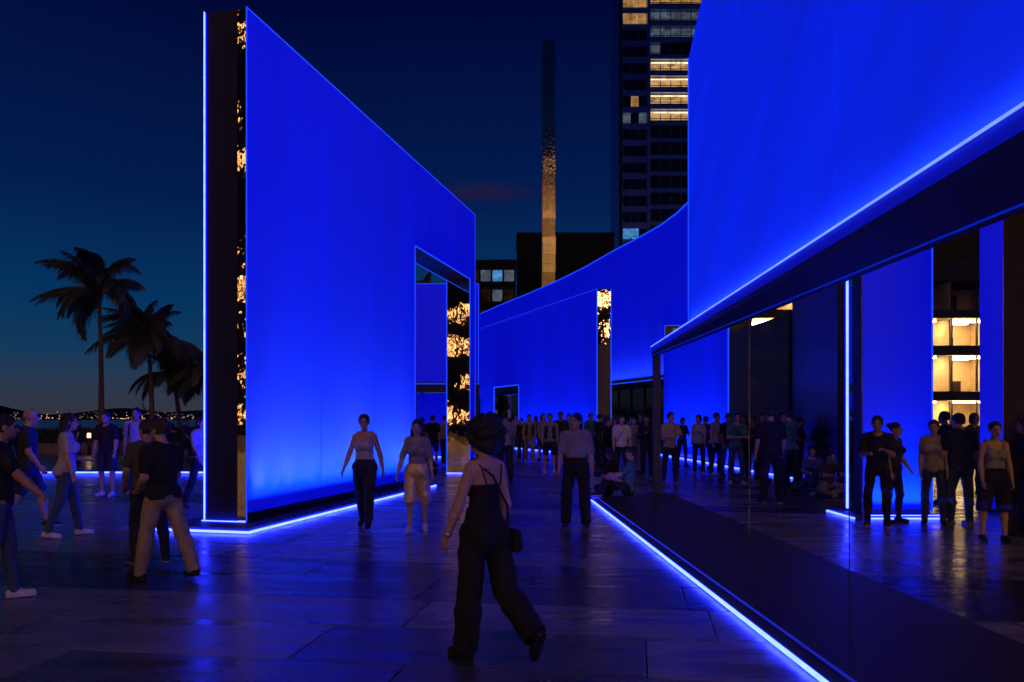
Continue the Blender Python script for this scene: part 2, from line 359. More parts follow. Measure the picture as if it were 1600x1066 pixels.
# recessed wash lamps in the plinth in front of the wall
rl = random.Random(17)
for k in range(16):
    x = 0.35 + k * 0.44 + rl.uniform(-.06, .06)
    lp = bx('wash_lamp', (x - 0.06, x + 0.06, -0.38, -0.32, 0.085, 0.115), M_STEEL, wa)
    d = bpy.data.lights.new('wash_light', 'SPOT'); d.energy = 62 * rl.uniform(.5, 1.25) * (1.2 - .03 * k); d.color = (0.95, 0.88, 1.0); d.spot_size = R(52); d.spot_blend = 1.0; d.shadow_soft_size = 0.06
    s_ = bpy.data.objects.new('wash_light', d); link(s_, lp); s_.location = (x, -0.40, 0.13)
    s_.rotation_euler = (R(180 - 21), 0, 0)
linear_wash(wa, 0.1, t0 - 0.1, -0.30, 0.13, 90, col=(0.02, 0.24, 1.0)); linear_wash(wa, 0.1, t0 - 0.1, AT + 0.25, 0.13, 380, -10)  # rear washer is unseen, added to turn the left floor bluer

# ---- wall with the small doorway, middle distance
B0, B1, BT, BH = (-2.0, 50.0), (3.70, 34.7), 0.60, 7.3
wb, LB = wall_root('doorway_wall', 'glowing blue wall with a small doorway and mirrored end, middle of the walkway', B0, B1, 'glowing blue walls')
q0, q1, DH = 0.163 * LB, 0.4185 * LB, 3.5
panel_strip(wb, 0.0, q0, 0, 0.03, 0.25, BH, 2.7, M_BLUE); panel_strip(wb, q0, q1, 0, 0.03, DH, BH, 2.3, M_BLUE); panel_strip(wb, q1, LB - 0.02, 0, 0.03, 0.25, BH, 3.2, M_BLUE)
MB().box(0.02, q0, 0.04, BT, 0, BH - 0.02).box(q0, q1, 0.04, BT, DH + .02, BH - 0.02).box(q1, LB - 0.02, 0.04, BT, 0, BH - 0.02).build('wall_core', M_NAVY, wb)
for k in range(6):
    MB().prism([(LB - .02, .03), (LB + .02, .03), (LB + .185, BT - .03), (LB - .02, BT - .03)], 0.1 + k * 1.2, 0.1 + (k + 1) * 1.2 - 0.006).build('mirror_panel', M_MIRROR, wb)
led(wb, (LB - 0.01, LB + 0.02, -0.02, 0.02, 0.1, BH), 'edge_light', M_EDGE); led(wb, (LB + 0.16, LB + 0.19, BT - 0.02, BT + 0.02, 0.1, BH), 'edge_light', M_EDGE)
led(wb, (0, LB, -0.004, 0.012, BH - 0.01, BH + 0.008), 'edge_light', M_EDGE)
bx('door_lining', (q0 + 0.004, q0 + 0.05, 0.035, BT, 0, DH), M_MIRROR2, wb)
bx('door_head', (q0 + 0.05, q1, 0.035, BT, DH - 0.45, DH), M_FASC, wb)
bx('door_leaf', (q0 + 0.9, q1 - 0.02, BT - 0.08, BT - 0.02, 0.02, DH - 0.47), M_DGLASS, wb)
for dims in ((q0 - 0.03, q0 + 0.03, -0.03, 0.02, 0.1, DH), (q1 - 0.03, q1 + 0.03, -0.03, 0.02, 0.1, DH), (q0 + 0.03, q1 - 0.03, -0.03, 0.02, DH - 0.03, DH + 0.03)):
    led(wb, dims, 'door_light', M_EDGE)
bx('plinth', (0, LB + 0.25, -0.35, BT + 0.2, 0.0, 0.08), M_FASC, wb)
led(wb, (q1 + 0.4, LB + 0.3, -0.40, -0.355, 0.02, 0.07)); led(wb, (LB + 0.255, LB + 0.30, -0.355, BT, 0.02, 0.07))

linear_wash(wb, q1 + .1, LB - .1, -0.30, 0.13, 90); linear_wash(wb, 0.1, q0 - .1, -0.30, 0.13, 22)

# ---- tall curved wall behind
cpts = [(-3.2, 79), (-1.2, 73), (1.2, 66.5), (3.4, 60), (5.0, 54.6), (6.3, 49.2), (7.3, 45.6), (8.0, 42.7), (8.35, 40.2), (8.5, 37.8), (8.5, 33.0)]
CB, CT = 3.75, 12.0
wc = thing('curved_wall', 'tall curved glowing blue wall rising behind the doorway wall', 'light wall', (6.3, 49.2, 0), 0, 'glowing blue walls')
def cw(i): return Vector((cpts[i][0] - 6.3, cpts[i][1] - 49.2))
for i in range(len(cpts) - 1):
    a, b = cw(i), cw(i + 1); d = (b - a).normalized(); n = Vector((-d.y, d.x)); g = d * 0.004
    quad = lambda off0, off1, e=Vector((0, 0)): [tuple(a + e + n * off0), tuple(b - e + n * off0), tuple(b - e + n * off1), tuple(a + e + n * off1)]
    MB().prism(quad(0, 0.05, g), CB + 0.25, CT).build('light_panel', M_BLUE, wc)
    MB().prism(quad(0.06, 0.6), CB + 0.02, CT - 0.03).build('wall_core', M_NAVY, wc)
    MB().prism(quad(-0.04, 0.03), CT + 0.004, CT + 0.06).build('edge_light', M_EDGE, wc)
    MB().prism(quad(-0.05, 0.6), CB - 0.32, CB).build('beam', M_FASC, wc)
    MB().prism(quad(-0.09, -0.055), CB + 0.0, CB + 0.05).build('edge_light', M_EDGE, wc)
    d_ = bpy.data.lights.new('wall_washer', 'AREA'); d_.shape = 'RECTANGLE'; d_.size = (b - a).length; d_.size_y = .05; d_.energy = 14 * (b - a).length; d_.color = (0.08, 0.2, 1.0); d_.spread = R(120)
    w_ = bpy.data.objects.new('wall_washer', d_); link(w_, wc); m_ = (a + b) / 2 - n * .35
    w_.matrix_local = Matrix.Translation((m_.x, m_.y, CB + .06)) @ Matrix.Rotation(math.atan2(d.y, d.x), 4, 'Z') @ Matrix.Rotation(R(180 - 14), 4, 'X')
    if i >= 3:
        for s_ in (0.0, 0.5):
            p = a + (b - a) * s_ + n * 0.3
            MB().box(p.x - .04, p.x + .04, p.y - .04, p.y + .04, 0, CB - .33).build('mullion', M_STEEL, wc)
            e0, e1 = a + (b - a) * s_ + n * 0.33, a + (b - a) * (s_ + .5) + n * 0.33
            MB().prism([tuple(e0), tuple(e1), tuple(e1 + n * .02), tuple(e0 + n * .02)], 0.05, CB - .34).build('window_pane', M_DGLASS, wc)

# ---- wall seen through the portal
P0, P1 = (-7.5, 32.0), (-1.34, 32.0)
wp, LP_ = wall_root('raised_wall', 'raised glowing blue wall seen through the tall portal', P0, P1, 'glowing blue walls')
panel_strip(wp, 3.2, LP_, 0, 0.04, 3.1, 7.05, 2.0, M_BLUE)
bx('wall_core', (3.2, LP_ - .01, 0.05, 0.6, 3.0, 7.0), M_NAVY, wp)
bx('beam', (0.4, LP_ + 0.02, -0.04, 0.6, 2.72, 3.05), M_FASC, wp)
led(wp, (0.4, LP_ + 0.02, -0.07, -0.045, 3.02, 3.05), 'edge_light', M_EDGE)
led(wp, (LP_ - 0.012, LP_ + 0.012, -0.015, 0.01, 3.06, 7.06), 'edge_light', M_EDGE); led(wp, (3.2, LP_, -0.01, 0.012, 7.052, 7.075), 'edge_light', M_EDGE)
for x in (3.4, LP_ - 0.25):
    bx('post', (x, x + 0.22, 0.1, 0.4, 0, 2.72), M_STEEL, wp)
bx('back_panel', (0.2, LP_ - .3, 1.2, 1.3, 0.1, 2.7), M_BLUE, wp)
led(wp, (0.2, LP_ - 0.3, 1.05, 1.1, 0.02, 0.07))
# narrow fins behind it
wf, LF = wall_root('fin_wall', 'narrow glowing blue fin standing at the left side of the portal view', (-5.15, 35.5), (-4.15, 35.5), 'glowing blue walls')
panel_strip(wf, 0, LF, 0, .04, .1, 6.6, 2, M_BLUE); bx('wall_core', (0.01, LF - .01, .05, .5, 0, 6.55), M_NAVY, wf)
led(wf, (LF - 0.03, LF + 0.01, -0.03, 0.0, .1, 6.62), 'edge_light', M_EDGE); led(wf, (0, LF - .04, -0.03, 0.0, 6.6, 6.63), 'edge_light', M_EDGE)

# ---- pavilion on the right: plinth, mirrored wall built as clear glass, canopy, upper membrane wall
gx = lambda y: 3.30 - 0.0195 * y            # glass line
cx = lambda y: 2.36 + 0.0352 * y            # canopy edge line
lx_ = lambda y: 2.16 - 0.031 * y            # plinth edge line
pv = thing('pavilion', 'huge glowing blue membrane wall on a canopy over a mirrored wall built as clear glass, right', 'pavilion', (3.2, 8, 0), 0)
off = Vector((-3.2, -8))
def pvp(poly): return [(p[0] + off.x, p[1] + off.y) for p in poly]
YN, YF = -4.0, 16.6
pl = MB().prism(pvp([(lx_(YN), YN), (gx(YN) + .3, YN), (gx(YF) + .3, YF - .1), (gx(YF) - .05, YF - .1), (lx_(15.6), 15.6)]), 0.0, 0.085).build('plinth', M_BLACK, pv)
MB().prism(pvp([(lx_(YN) - .10, YN), (lx_(YN) - .004, YN), (lx_(15.6) - .004, 15.6), (lx_(15.6) - .10, 15.6)]), 0.0, [0.018, 0.06, 0.06, 0.018]).build('plinth_edge', M_BLACK, pv)
MB().prism(pvp([(lx_(YN) - .135, YN), (lx_(YN) - .104, YN), (lx_(15.6) - .104, 15.6), (lx_(15.6) - .135, 15.6)]), 0.022, 0.040).build('light_strip', M_LED, pv)
seams = [YN, -1.5, 1.2, 3.4, 5.2, 7.45, 10.4, 13.4, YF]
for a, b in zip(seams[:-1], seams[1:]):
    MB().prism(pvp([(gx(a), a + .008), (gx(a) + .014, a + .008), (gx(b) + .014, b - .008), (gx(b), b - .008)]), 0.09, 2.955).build('glass_pane', M_GLASS, pv)
for a in (10.4, 7.45):
    w = 0.006 if a == 10.4 else 0.004
    MB().prism(pvp([(gx(a) - .003, a - w), (gx(a) + .006, a - w), (gx(a) + .006, a + w), (gx(a) - .003, a + w)]), 0.088, 2.955).build('pane_joint', M_GOLD if a == 10.4 else M_STEEL, pv)
MB().prism(pvp([(gx(YF) - .03, YF - .02), (gx(YF) + .12, YF - .02), (gx(YF) + .12, YF + .10), (gx(YF) - .03, YF + .10)]), 0.0, 2.95).build('corner_post', M_FASC, pv)
# canopy
YC = 16.85
MB().prism(pvp([(cx(YN), YN), (gx(YN) + .12, YN), (gx(YC) + .12, YC), (cx(YC), YC)]), 2.965, 3.14).build('canopy', M_FASC, pv)
MB().prism(pvp([(cx(YN) - .025, YN), (cx(YN) - .003, YN), (cx(YC) - .003, YC), (cx(YC) - .025, YC)]), 3.147, 3.155).build('light_strip', M_LED2, pv)
MB().prism(pvp([(gx(YN) - .035, YN), (gx(YN) - .015, YN), (gx(YC) - .015, YC), (gx(YC) - .035, YC)]), 2.952, 2.962).build('soffit_light', M_DIM, pv)
MB().prism(pvp([(cx(YN) - .003, YN), (cx(YN), YN), (cx(YC), YC), (cx(YC) - .003, YC)]), 3.03, 3.13).build('fascia', M_BLUE_F, pv)
# upper wall panels with a rising top edge
top = lambda y: 7.43 + (12.8 - y) * 0.385
ys = [12.8, 9.6, 6.45, 3.2, 0.0, YN]
for b, a in zip(ys[:-1], ys[1:]):
    e = 0.006
    MB().prism(pvp([(cx(a) + .03, a + e), (cx(a) + .07, a + e), (cx(b) + .07, b - e), (cx(b) + .03, b - e)]), 3.145, [top(a), top(a), top(b), top(b)]).build('light_panel', M_BLUE_D, pv)
MB().prism(pvp([(cx(YN) + .08, YN), (cx(YN) + .48, YN), (cx(12.8) + .48, 12.79), (cx(12.8) + .08, 12.79)]), 3.143, [top(YN) - .02, top(YN) - .02, top(12.8) - .02, top(12.8) - .02]).build('wall_core', M_NAVY, pv)
MB().prism(pvp([(cx(12.8) + .018, 12.785), (cx(12.8) + .030, 12.785), (cx(12.8) + .030, 12.81), (cx(12.8) + .018, 12.81)]), 3.145, top(12.8)).build('edge_light', M_EDGE, pv)
d = bpy.data.lights.new('wall_washer', 'AREA'); d.shape = 'RECTANGLE'; d.size = 15.0; d.size_y = 0.03; d.energy = 26; d.color = (0.08, 0.24, 1.0); d.spread = R(150)
o = bpy.data.objects.new('wall_washer', d); link(o, pv); ym = 5.2; o.location = (cx(ym) - .02 + off.x, ym + off.y, 3.168)
o.matrix_local = Matrix.Translation(o.location) @ Matrix.Rotation(math.atan2(1, .0352), 4, 'Z') @ Matrix.Rotation(R(180 + 6), 4, 'X')
# small box sign on the canopy end
M_GREEN = emit('green sign light', (0.05, 0.6, 0.3), 0.22, var=0.7, scale=9)
sg = thing('box_sign', 'small dark box sign with a green glow on the canopy end', 'sign', (pX(1052, 15.6), 15.6, 3.142))
bx('housing', (-0.17, 0.15, -0.05, 0.05, 0, 0.30), M_NAVY, sg)
bx('lit_face', (-0.02, 0.10, -0.06, -0.052, 0.06, 0.25), M_GREEN, sg)
for dims in ((-0.182, -0.17, -0.062, -0.05, 0, 0.312), (-0.17, 0.15, -0.062, -0.05, 0.30, 0.312)): bx('edge_light', dims, M_EDGE, sg)

# ---- mirror reflections, built as solid walls behind the glass
wh, LH = wall_root('reflected_wall', 'reflected glowing blue wall built behind the glass with light strip at its foot', (6.95, 36.5), (7.5, 27.6), 'glowing blue walls')
panel_strip(wh, 0, LH, 0, .04, .2, 6.8, 3, M_BLUE); bx('wall_core', (0.01, LH - .01, .05, .6, 0, 6.75), M_NAVY, wh)
led(wh, (LH - .02, LH + .02, -0.02, .02, .2, 6.8), 'edge_light', M_EDGE); led(wh, (0, LH + 6.5, -.42, -.38, .02, .06))
linear_wash(wh, .1, LH - .1, -0.36, .09, 110)
wi, LI = wall_root('bronze_wall', 'reflected dark bronze wall built behind the glass beside the blue one', (7.52, 27.4), (7.82, 22.5), cat='wall')
nI = 4
for k in range(nI):
    for r_ in range(3):
        bx('cladding_panel', (LI * k / nI + .004, LI * (k + 1) / nI - .004, 0, .03, 0.02 + r_ * 1.53, 0.02 + (r_ + 1) * 1.53 - .008), M_BROWN, wi)
bx('wall_core', (0, LI, .035, .5, 0, 4.6), M_NAVY, wi)
wj, LJ = wall_root('navy_wall', 'reflected dark navy wall built behind the glass above the seated pair', (7.85, 22.3), (6.95, 17.0), cat='wall')
for k in range(3): bx('cladding_panel', (LJ * k / 3 + .003, LJ * (k + 1) / 3 - .003, 0, .03, .02, 6.4), M_NAVY, wj)
bx('wall_core', (0, LJ, .035, .5, 0, 6.4), M_NAVY, wj)
we, LE = wall_root('pillar_wall', 'reflected glowing blue pillar wall built behind the glass with lit foot and edge', (5.72, 13.0), (6.86, 13.0), 'glowing blue walls')
panel_strip(we, .01, LE, 0, .03, .14, 6.5, 2, M_BLUE); panel_strip(we, .01, LE, .70, .73, .14, 6.5, 2, M_BLUE)
bx('wall_core', (.02, LE - .01, .04, .69, 0, 6.48), M_NAVY, we)
bx('end_panel', (0, .016, .05, .36, .1, 6.48), M_NAVY, we)
bx('mirror_panel', (-.002, .014, .37, .50, .1, 6.48), M_MIRROR, we)
bx('end_trim', (-.004, .014, .02, .045, .1, 6.48), M_GOLD, we)
led(we, (-.012, .012, .56, .605, .1, 6.5), 'corner_light'); led(we, (LE - .01, LE + .01, -.012, .01, .1, 6.5), 'edge_light', M_EDGE)
bx('plinth', (-.2, LE + .1, -.2, .9, 0, .06), M_FASC, we)
led(we, (-.05, LE + .1, -.235, -.205, .01, .035)); led(we, (-.05, LE + .1, -.19, -.175, .062, .075)); led(we, (-.235, -.205, -.2, .9, .01, .035))
linear_wash(we, .05, LE - .05, -0.15, .09, 16)
wk, LK = wall_root('blue_column', 'reflected narrow glowing blue column built behind the right glass', (8.22, 14.0), (8.55, 13.80), 'glowing blue walls', 'column')
panel_strip(wk, 0, LK, 0, .03, .05, 6.5, 2, M_BLUE); bx('wall_core', (.01, LK - .01, .035, .5, 0, 6.48), M_NAVY, wk)
led(wk, (LK - .01, LK + .01, -.012, .01, .05, 6.5), 'edge_light', M_EDGE)
linear_wash(wk, 0, LK, -0.2, .05, 5)
wg, LG = wall_root('bronze_column', 'reflected dark bronze column at the right edge of the picture', (6.97, 11.3), (8.12, 10.6), cat='column')
for k in range(2): bx('cladding_panel', (LG * k / 2 + .003, LG * (k + 1) / 2 - .003, 0, .03, .03, 6.4), M_BROWN, wg)
bx('wall_core', (.005, LG - .005, .035, .7, 0, 6.38), M_NAVY, wg)

# ---- long low kerb on the left with its light strip
kb = thing('kerb_light', 'long low kerb with a blue light strip behind the left group', 'kerb', (-14.2, 23.4, 0), 0)
bx('kerb', (0, 6.2, 0, 0.5, 0, .1), M_FASC, kb); led(kb, (0, 6.2, -.03, -.004, .03, .075))

# ------------------------------------------------------------------ buildings
def window_glow(name, col, strength, scale, lo=0.35, hi=1.6):
    m, nt, b = base_mat(name); N, L = nt.nodes, nt.links
    b.inputs['Base Color'].default_value = (.02, .02, .02, 1); b.inputs['Roughness'].default_value = 0.15
    geo = N.new('ShaderNodeNewGeometry'); mp = N.new('ShaderNodeMapping'); mp.inputs['Scale'].default_value = (scale * 1.0, scale, scale * 1.6)
    L.new(geo.outputs['Position'], mp.inputs['Vector'])
    nz = N.new('ShaderNodeTexVoronoi'); nz.inputs['Scale'].default_value = 1.0; L.new(mp.outputs[0], nz.inputs['Vector'])
    rp = N.new('ShaderNodeMapRange'); rp.inputs[1].default_value = 0.0; rp.inputs[2].default_value = 1.0; rp.inputs[3].default_value = strength * lo; rp.inputs[4].default_value = strength * hi
    L.new(nz.outputs['Color'], rp.inputs[0])
    b.inputs['Emission Color'].default_value = (*col, 1); L.new(rp.outputs[0], b.inputs['Emission Strength'])
    return m
M_WARM = window_glow('lit warm room', (1.0, 0.56, 0.22), 0.48, 0.8)
M_AMBER = window_glow('lit amber room', (1.0, 0.5, 0.16), 0.35, 1.0)
M_COOL = window_glow('lit cool room', (0.55, 0.72, 1.0), 0.10, 1.0)
M_CYAN = window_glow('lit screen room', (0.1, 0.45, 1.0), 0.5, 1.3)
M_CEIL = emit('tower ceiling lights', (1.0, 0.72, 0.4), 1.6, var=.6, scale=1.2); M_CEIL.cycles.emission_sampling = 'NONE'
for m_ in (M_WARM, M_AMBER, M_COOL, M_CYAN): m_.cycles.emission_sampling = 'NONE'
M_CONC = mat('dark concrete', (0.045, 0.046, 0.052), rough=0.8, var=0.2, scale=0.3)
M_TOWER = mat('tower cladding', (0.20, 0.27, 0.62), rough=0.3, metal=0.75, var=0.2, scale=0.2)
M_DARKB = mat('dark brown cladding', (0.030, 0.024, 0.022), rough=0.8, var=0.2, scale=0.2)
M_FRAME = mat('window frame', (0.03, 0.03, 0.03), rough=0.5)

TY = 150.0
tw = thing('tower', 'tall dark residential tower with a stack of warmly lit floors', 'tower', (pX(968, TY), TY, 0))
TW = 16.0
bx('wall', (0, TW, 0.6, 14, 0, 112), M_TOWER, tw)
bx('wall_fin', (-0.05, 0.5, -0.3, 0.6, 0, 112), M_FRAME, tw); bx('wall_fin', (5.25, 5.75, -0.3, 0.6, 0, 112), M_TOWER, tw)
warm = {0: M_WARM, 1: M_WARM, 2: M_WARM, 3: M_WARM}
rw = random.Random(21)
pane_l = None
for f in range(-7, 13):
    zt = 69.1 - 3.13 * f; z0 = zt - 2.05
    bx('spandrel', (5.75, TW, -0.55, 0.58, z0 - 0.95, z0 - 0.12), M_TOWER, tw)
    if f in (0, 1, 2, 3): m = M_WARM
    elif f in (-2,): m = M_COOL
    elif f in (-3,): m = M_CYAN if False else M_COOL
    elif f in (-4, -5): m = M_AMBER
    else: m = M_DGLASS
    for k in range(5):
        x = 5.95 + k * 1.95
        w = bx('window', (x, x + 1.72, 0.35, 0.55, z0, zt), m if not (m is M_DGLASS and rw.random() < .03) else M_COOL, tw)
    if m in (M_WARM, M_AMBER): bx('ceiling_light', (5.95, TW - .3, 0.28, 0.34, zt - .34, zt - .12), M_CEIL, tw)
    bx('mullion_rail', (5.8, TW, 0.22, 0.34, z0 + 0.62, z0 + 0.72), M_FRAME, tw)
    bx('slab_edge', (5.75, TW, -0.75, 0.3, z0 - 0.12, z0 - 0.02), M_CONC, tw)
    lm = {-4: M_AMBER, -3: M_AMBER, -2: M_DGLASS, 2: M_COOL, 3: M_COOL, 10: M_CYAN}.get(f, M_DGLASS)
    for k in range(3):
        x = 0.75 + k * 1.5
        mm = lm
        if f == 2: mm = M_AMBER if k == 1 else M_DGLASS
        if f == 3 and k == 1: mm = M_DGLASS
        if f == 10 and k == 2: mm = M_DGLASS
        bx('window', (x, x + 1.4, 0.45, 0.62 - .025, z0 - .05, zt - .2), mm, tw)
# dark block
DY = 120.0
db = thing('dark_block', 'dark windowless building block behind the slender column', 'building', (pX(808, DY), DY, 0))
DW = pX(960, DY) - pX(808, DY); DHt = pZ(367, DY)
bx('wall', (0, DW, 0, 12, 0, DHt), M_DARKB, db); bx('roof_edge', (-.1, DW + .1, -.1, 12.1, DHt, DHt + .35), M_CONC, db)
for k in range(5): bx('wall_joint', (DW * (k + 1) / 6 - .05, DW * (k + 1) / 6 + .05, -.04, -.002, 0, DHt - .1), M_FRAME, db)
# balcony block
LY = 110.0
ab = thing('apartment_block', 'grey apartment block with cyan lit window left of the slender column', 'building', (pX(725, LY), LY, 0))
AW = pX(806, LY) - pX(725, LY); AHt = pZ(412, LY)
bx('wall', (0, AW, 0, 10, 0, AHt), M_CONC, ab); bx('roof_edge', (-.2, AW + .1, -.3, 10.1, AHt, AHt + .5), M_CONC, ab)
for f in range(5):
    z1 = AHt - 0.9 - f * 2.75
    for k in range(4):
        x = 0.7 + k * 1.62
        m = M_DGLASS
        if f == 0 and k == 2: m = M_CYAN
        if f == 0 and k == 1: m = M_COOL
        if f == 0 and k == 3: m = M_COOL
        if f == 1 and k == 2: m = M_COOL
        if f == 4 and k == 1: m = M_COOL
        bx('window', (x, x + 1.35, -.05, -.004, z1 - 1.55, z1), m, ab)
    bx('balcony', (0.3, AW, -.9, -.06, z1 - 2.1, z1 - 1.75), M_CONC, ab)

# slender column of mirror blocks
OY = 88.0
ow = pX(867.5, OY) - pX(847, OY); oh = pZ(66, OY)
M_BLOCKS = mirror_mat('tarnished mirror blocks', (0.55, 0.47, 0.34), 0.16, 4.5, 0.06)
ob = thing('slender_column', 'very tall slender mirrored column glinting gold towards its foot', 'column', (pX(857, OY), OY, 0))
nb = 44; rb = random.Random(9)
blk = None
for k in range(nb):
    z0, z1 = oh * k / nb, oh * (k + 1) / nb - 0.02
    if blk is None:
        blk = bx('mirror_block', (-ow / 2, ow / 2, -ow / 2, ow / 2, 0, oh / nb - 0.025), M_BLOCKS, ob); o = blk
    else: o = dup(blk, ob)
    o.location = (rb.uniform(-.012, .012), rb.uniform(-.03, .03), z0); o.rotation_euler = (rb.uniform(-.006, .006), 0, rb.uniform(-.05, .05))
# reflection of a lit building, built as a solid one beyond the glass
MY = 60.0
mb_ = thing('lit_building', 'reflected dark building with warmly lit offices, built beyond the right glass', 'building', (18, MY, 0))
MWd = 34.0
bx('wall', (0, MWd, 4.5, 16, 0, 22), M_DARKB, mb_)
bx('upper_wall', (0, MWd, 0, 4.48, 12.4, 22), M_DARKB, mb_)
M_ROOM = mat('warm room wall', (0.62, 0.47, 0.30), rough=0.8, var=0.15, scale=2)
M_LAMP = emit('ceiling light panel', (1.0, 0.64, 0.26), 38.0)
rr = random.Random(4)
for f, (z0, z1) in enumerate(((0.2, 3.0), (3.75, 6.4), (7.2, 9.2), (9.9, 12.0))):
    bx('slab', (0, MWd, -0.2, 4.48, z1 + .02, (3.7, 7.15, 9.85, 12.39)[f]), M_BROWN if f < 3 else M_DARKB, mb_)
    bx('room_back', (0, MWd, 4.0, 4.1, z0 - .02, z1), M_ROOM, mb_)
    for k in range(9):
        x0 = k * MWd / 9; x1 = (k + 1) * MWd / 9
        bx('partition', (x0 - .06, x0 + .06, .2, 3.98, z0 - .02, z1 - .01), M_ROOM, mb_)
        if f < 3 or k < 3:
            bx('ceiling_light', (x0 + .6, x1 - .6, 1.0, 1.6, z1 - .12, z1 - .04), M_LAMP, mb_)
            if rr.random() < .8: bx('ceiling_light', (x0 + .9, x1 - 1.0, 2.6, 3.0, z1 - .12, z1 - .04), M_LAMP, mb_)
        for q in range(2):
            xa = x0 + q * (x1 - x0) / 2
            bx('window_frame', (xa - .05, xa + .05, -.1, .05, z0 - .02, z1), M_FRAME, mb_)
            bx('window_pane', (xa + .06, xa + (x1 - x0) / 2 - .06, -.03, -.01, z0, z1 - .02), M_GLASS, mb_)
        fx = x0 + rr.uniform(.5, 2.2); fw = rr.uniform(.5, 1.1)
        bx('cabinet', (fx, fx + fw, 2.6, 3.4, z0, z0 + rr.uniform(.7, 1.5)), M_BROWN, mb_)

# lit building behind the viewer, seen only in the mirrors
rbld = thing('rear_building', 'office block with amber lit floors reflected in the mirrored wall edges', 'building', (-22, -30, 0))
bx('wall', (-60, 62, -12, -.3, 0, 66), M_DARKB, rbld)
M_REARL = window_glow('rear amber rooms', (1.0, 0.46, 0.14), 2.3, 3.5, 0.0, 2.0)
M_REAR = window_glow('rear bright rooms', (1.0, 0.53, 0.20), 8.5, 3.5, 0.1, 1.8)  # right end of the block, extended and brightened to warm the scene
re_ = random.Random(8); wsrc = {}
def rear_window(key, m_):
    # a window of panes and blinds: six small lights between frames
    key = (key, re_.randrange(5))
    if key not in wsrc:
        m = MB()
        for i in range(6):
            for j in range(4):
                if re_.random() < .78: m.box(i * .3, i * .3 + re_.uniform(.12, .27), -.28, -.1, j * .47, j * .47 + re_.uniform(.16, .42))
        wsrc[key] = m.build('window', m_, rbld); return wsrc[key]
    return dup(wsrc[key], rbld)
for f in range(17):
    z = 1.2 + f * 3.7; on = 0
    for k in range(52):
        if re_.random() < (.10 if on else .36): on = 1 - on
        if (on or re_.random() < .12) and f not in (5, 8):
            br = k > 36
            o = rear_window(br, M_REAR if br else M_REARL)
            o.location = (-59 + k * 2.3, 0, z); o.scale = (re_.uniform(.6, 1.1), 1, re_.uniform(.6, 1.1))

# ------------------------------------------------------------------ palms
M_TRUNK = mat('palm trunk', (0.16, 0.115, 0.085), rough=0.9, var=0.35, scale=3, stretch=(1, 1, 6), bump=0.4, bscale=8)
M_FROND = mat('palm frond', (0.07, 0.08, 0.04), rough=0.5, var=0.4, scale=2)
def frond_mesh(rng, length, droop, wind):
    m = MB(); n = 26; pts = []; wind = Vector(wind)
    el = rng.uniform(-.25, 1.45)
    ang_, r_, z = el, 0.0, 0.0
    for i in range(n):
        t = i / (n - 1); pts.append(Vector((r_, 0, z)) + wind * (t * t * length * .11)); st = length / n
        a = el - droop * t ** 1.3
        r_ += math.cos(a) * st; z += math.sin(a) * st
    m.tube(pts, [.045 * (1 - .85 * i / n) for i in range(n)], 4)
    for i in range(2, n):
        t = i / (n - 1); p = pts[i]; d = (pts[min(i + 1, n - 1)] - pts[i - 1]).normalized()
        ll = length * .30 * math.sin(math.pi * min(1, .18 + .8 * t)) ** .6 * (1.05 - .45 * t)
        for s_ in (-1, 1):
            for h in (0, .5):
                q = p + d * (h * length / n)
                l2 = ll * rng.uniform(.75, 1.1); side = Vector((0, s_, 0))
                mid = q + side * l2 * .5 + d * l2 * .28 + Vector((0, 0, -.06 * l2))
                tip = q + side * l2 * .72 + d * l2 * .55 + Vector((0, 0, -l2 * rng.uniform(.5, 1.0))) + wind * l2 * .12
                wv = d * (.034 * length / 3)
                m.add([q - wv, q + wv, mid + wv, mid - wv, tip], [(0, 1, 2, 3), (3, 2, 4)])
    return m
def palm(label, px, base_py_Y, crown_py, top_px, flen, nf, seed, lean=0.0):
    Y = base_py_Y; rng = random.Random(seed)
    X0, X1 = pX(px, Y), pX(top_px, Y); H = pZ(crown_py, Y)
    t = thing('palm_tree', label, 'palm tree', (X0, Y, 0), 0, 'palms along the seafront')
    n = 14; pts = []; rad = []
    for i in range(n):
        s_ = i / (n - 1); pts.append((lerp(0, X1 - X0, s_ ** 1.5), .15 * math.sin(s_ * 3), H * s_)); rad.append(.17 - .075 * s_ + (.09 * (1 - s_) ** 6) + .008 * (i % 2))
    MB().tube(pts, rad, 10).build('trunk', M_TRUNK, t, True)
    c = MB(); c.tube([(X1 - X0, 0, H - .15), (X1 - X0, 0, H + .1), (X1 - X0, 0, H + .35)], [.13, .2, .06], 8); crown = c.build('crown', M_TRUNK, t, True)
    for k in range(nf):
        a = 2 * math.pi * k / nf + rng.uniform(-.2, .2)
        m = frond_mesh(rng, flen * rng.uniform(.85, 1.1), rng.uniform(.8, 2.3), (-math.cos(a), math.sin(a), -.12))
        o = m.build('frond', M_FROND, crown); o.location = (X1 - X0, 0, H + .15)
        o.rotation_euler = (rng.uniform(-.35, .35), rng.uniform(-.25, .15), a)
def lerp(a, b, t): return a + (b - a) * t
palm('tallest palm tree at the left, standing apart above the crowd', 157, 44, 458, 154, 3.3, 30, 1)
palm('middle palm tree between the tallest palm and the wall', 237, 46, 532, 231, 3.3, 28, 2)
palm('shorter palm tree with a leaning trunk close to the wall edge', 281, 48, 588, 270, 2.9, 26, 3)
palm('palm tree half hidden behind the edge of the portal wall', 333, 47, 585, 326, 3.1, 24, 4)
palm('dark palm seen high through the tall portal', 659, 60, 470, 660, 2.6, 16, 6)

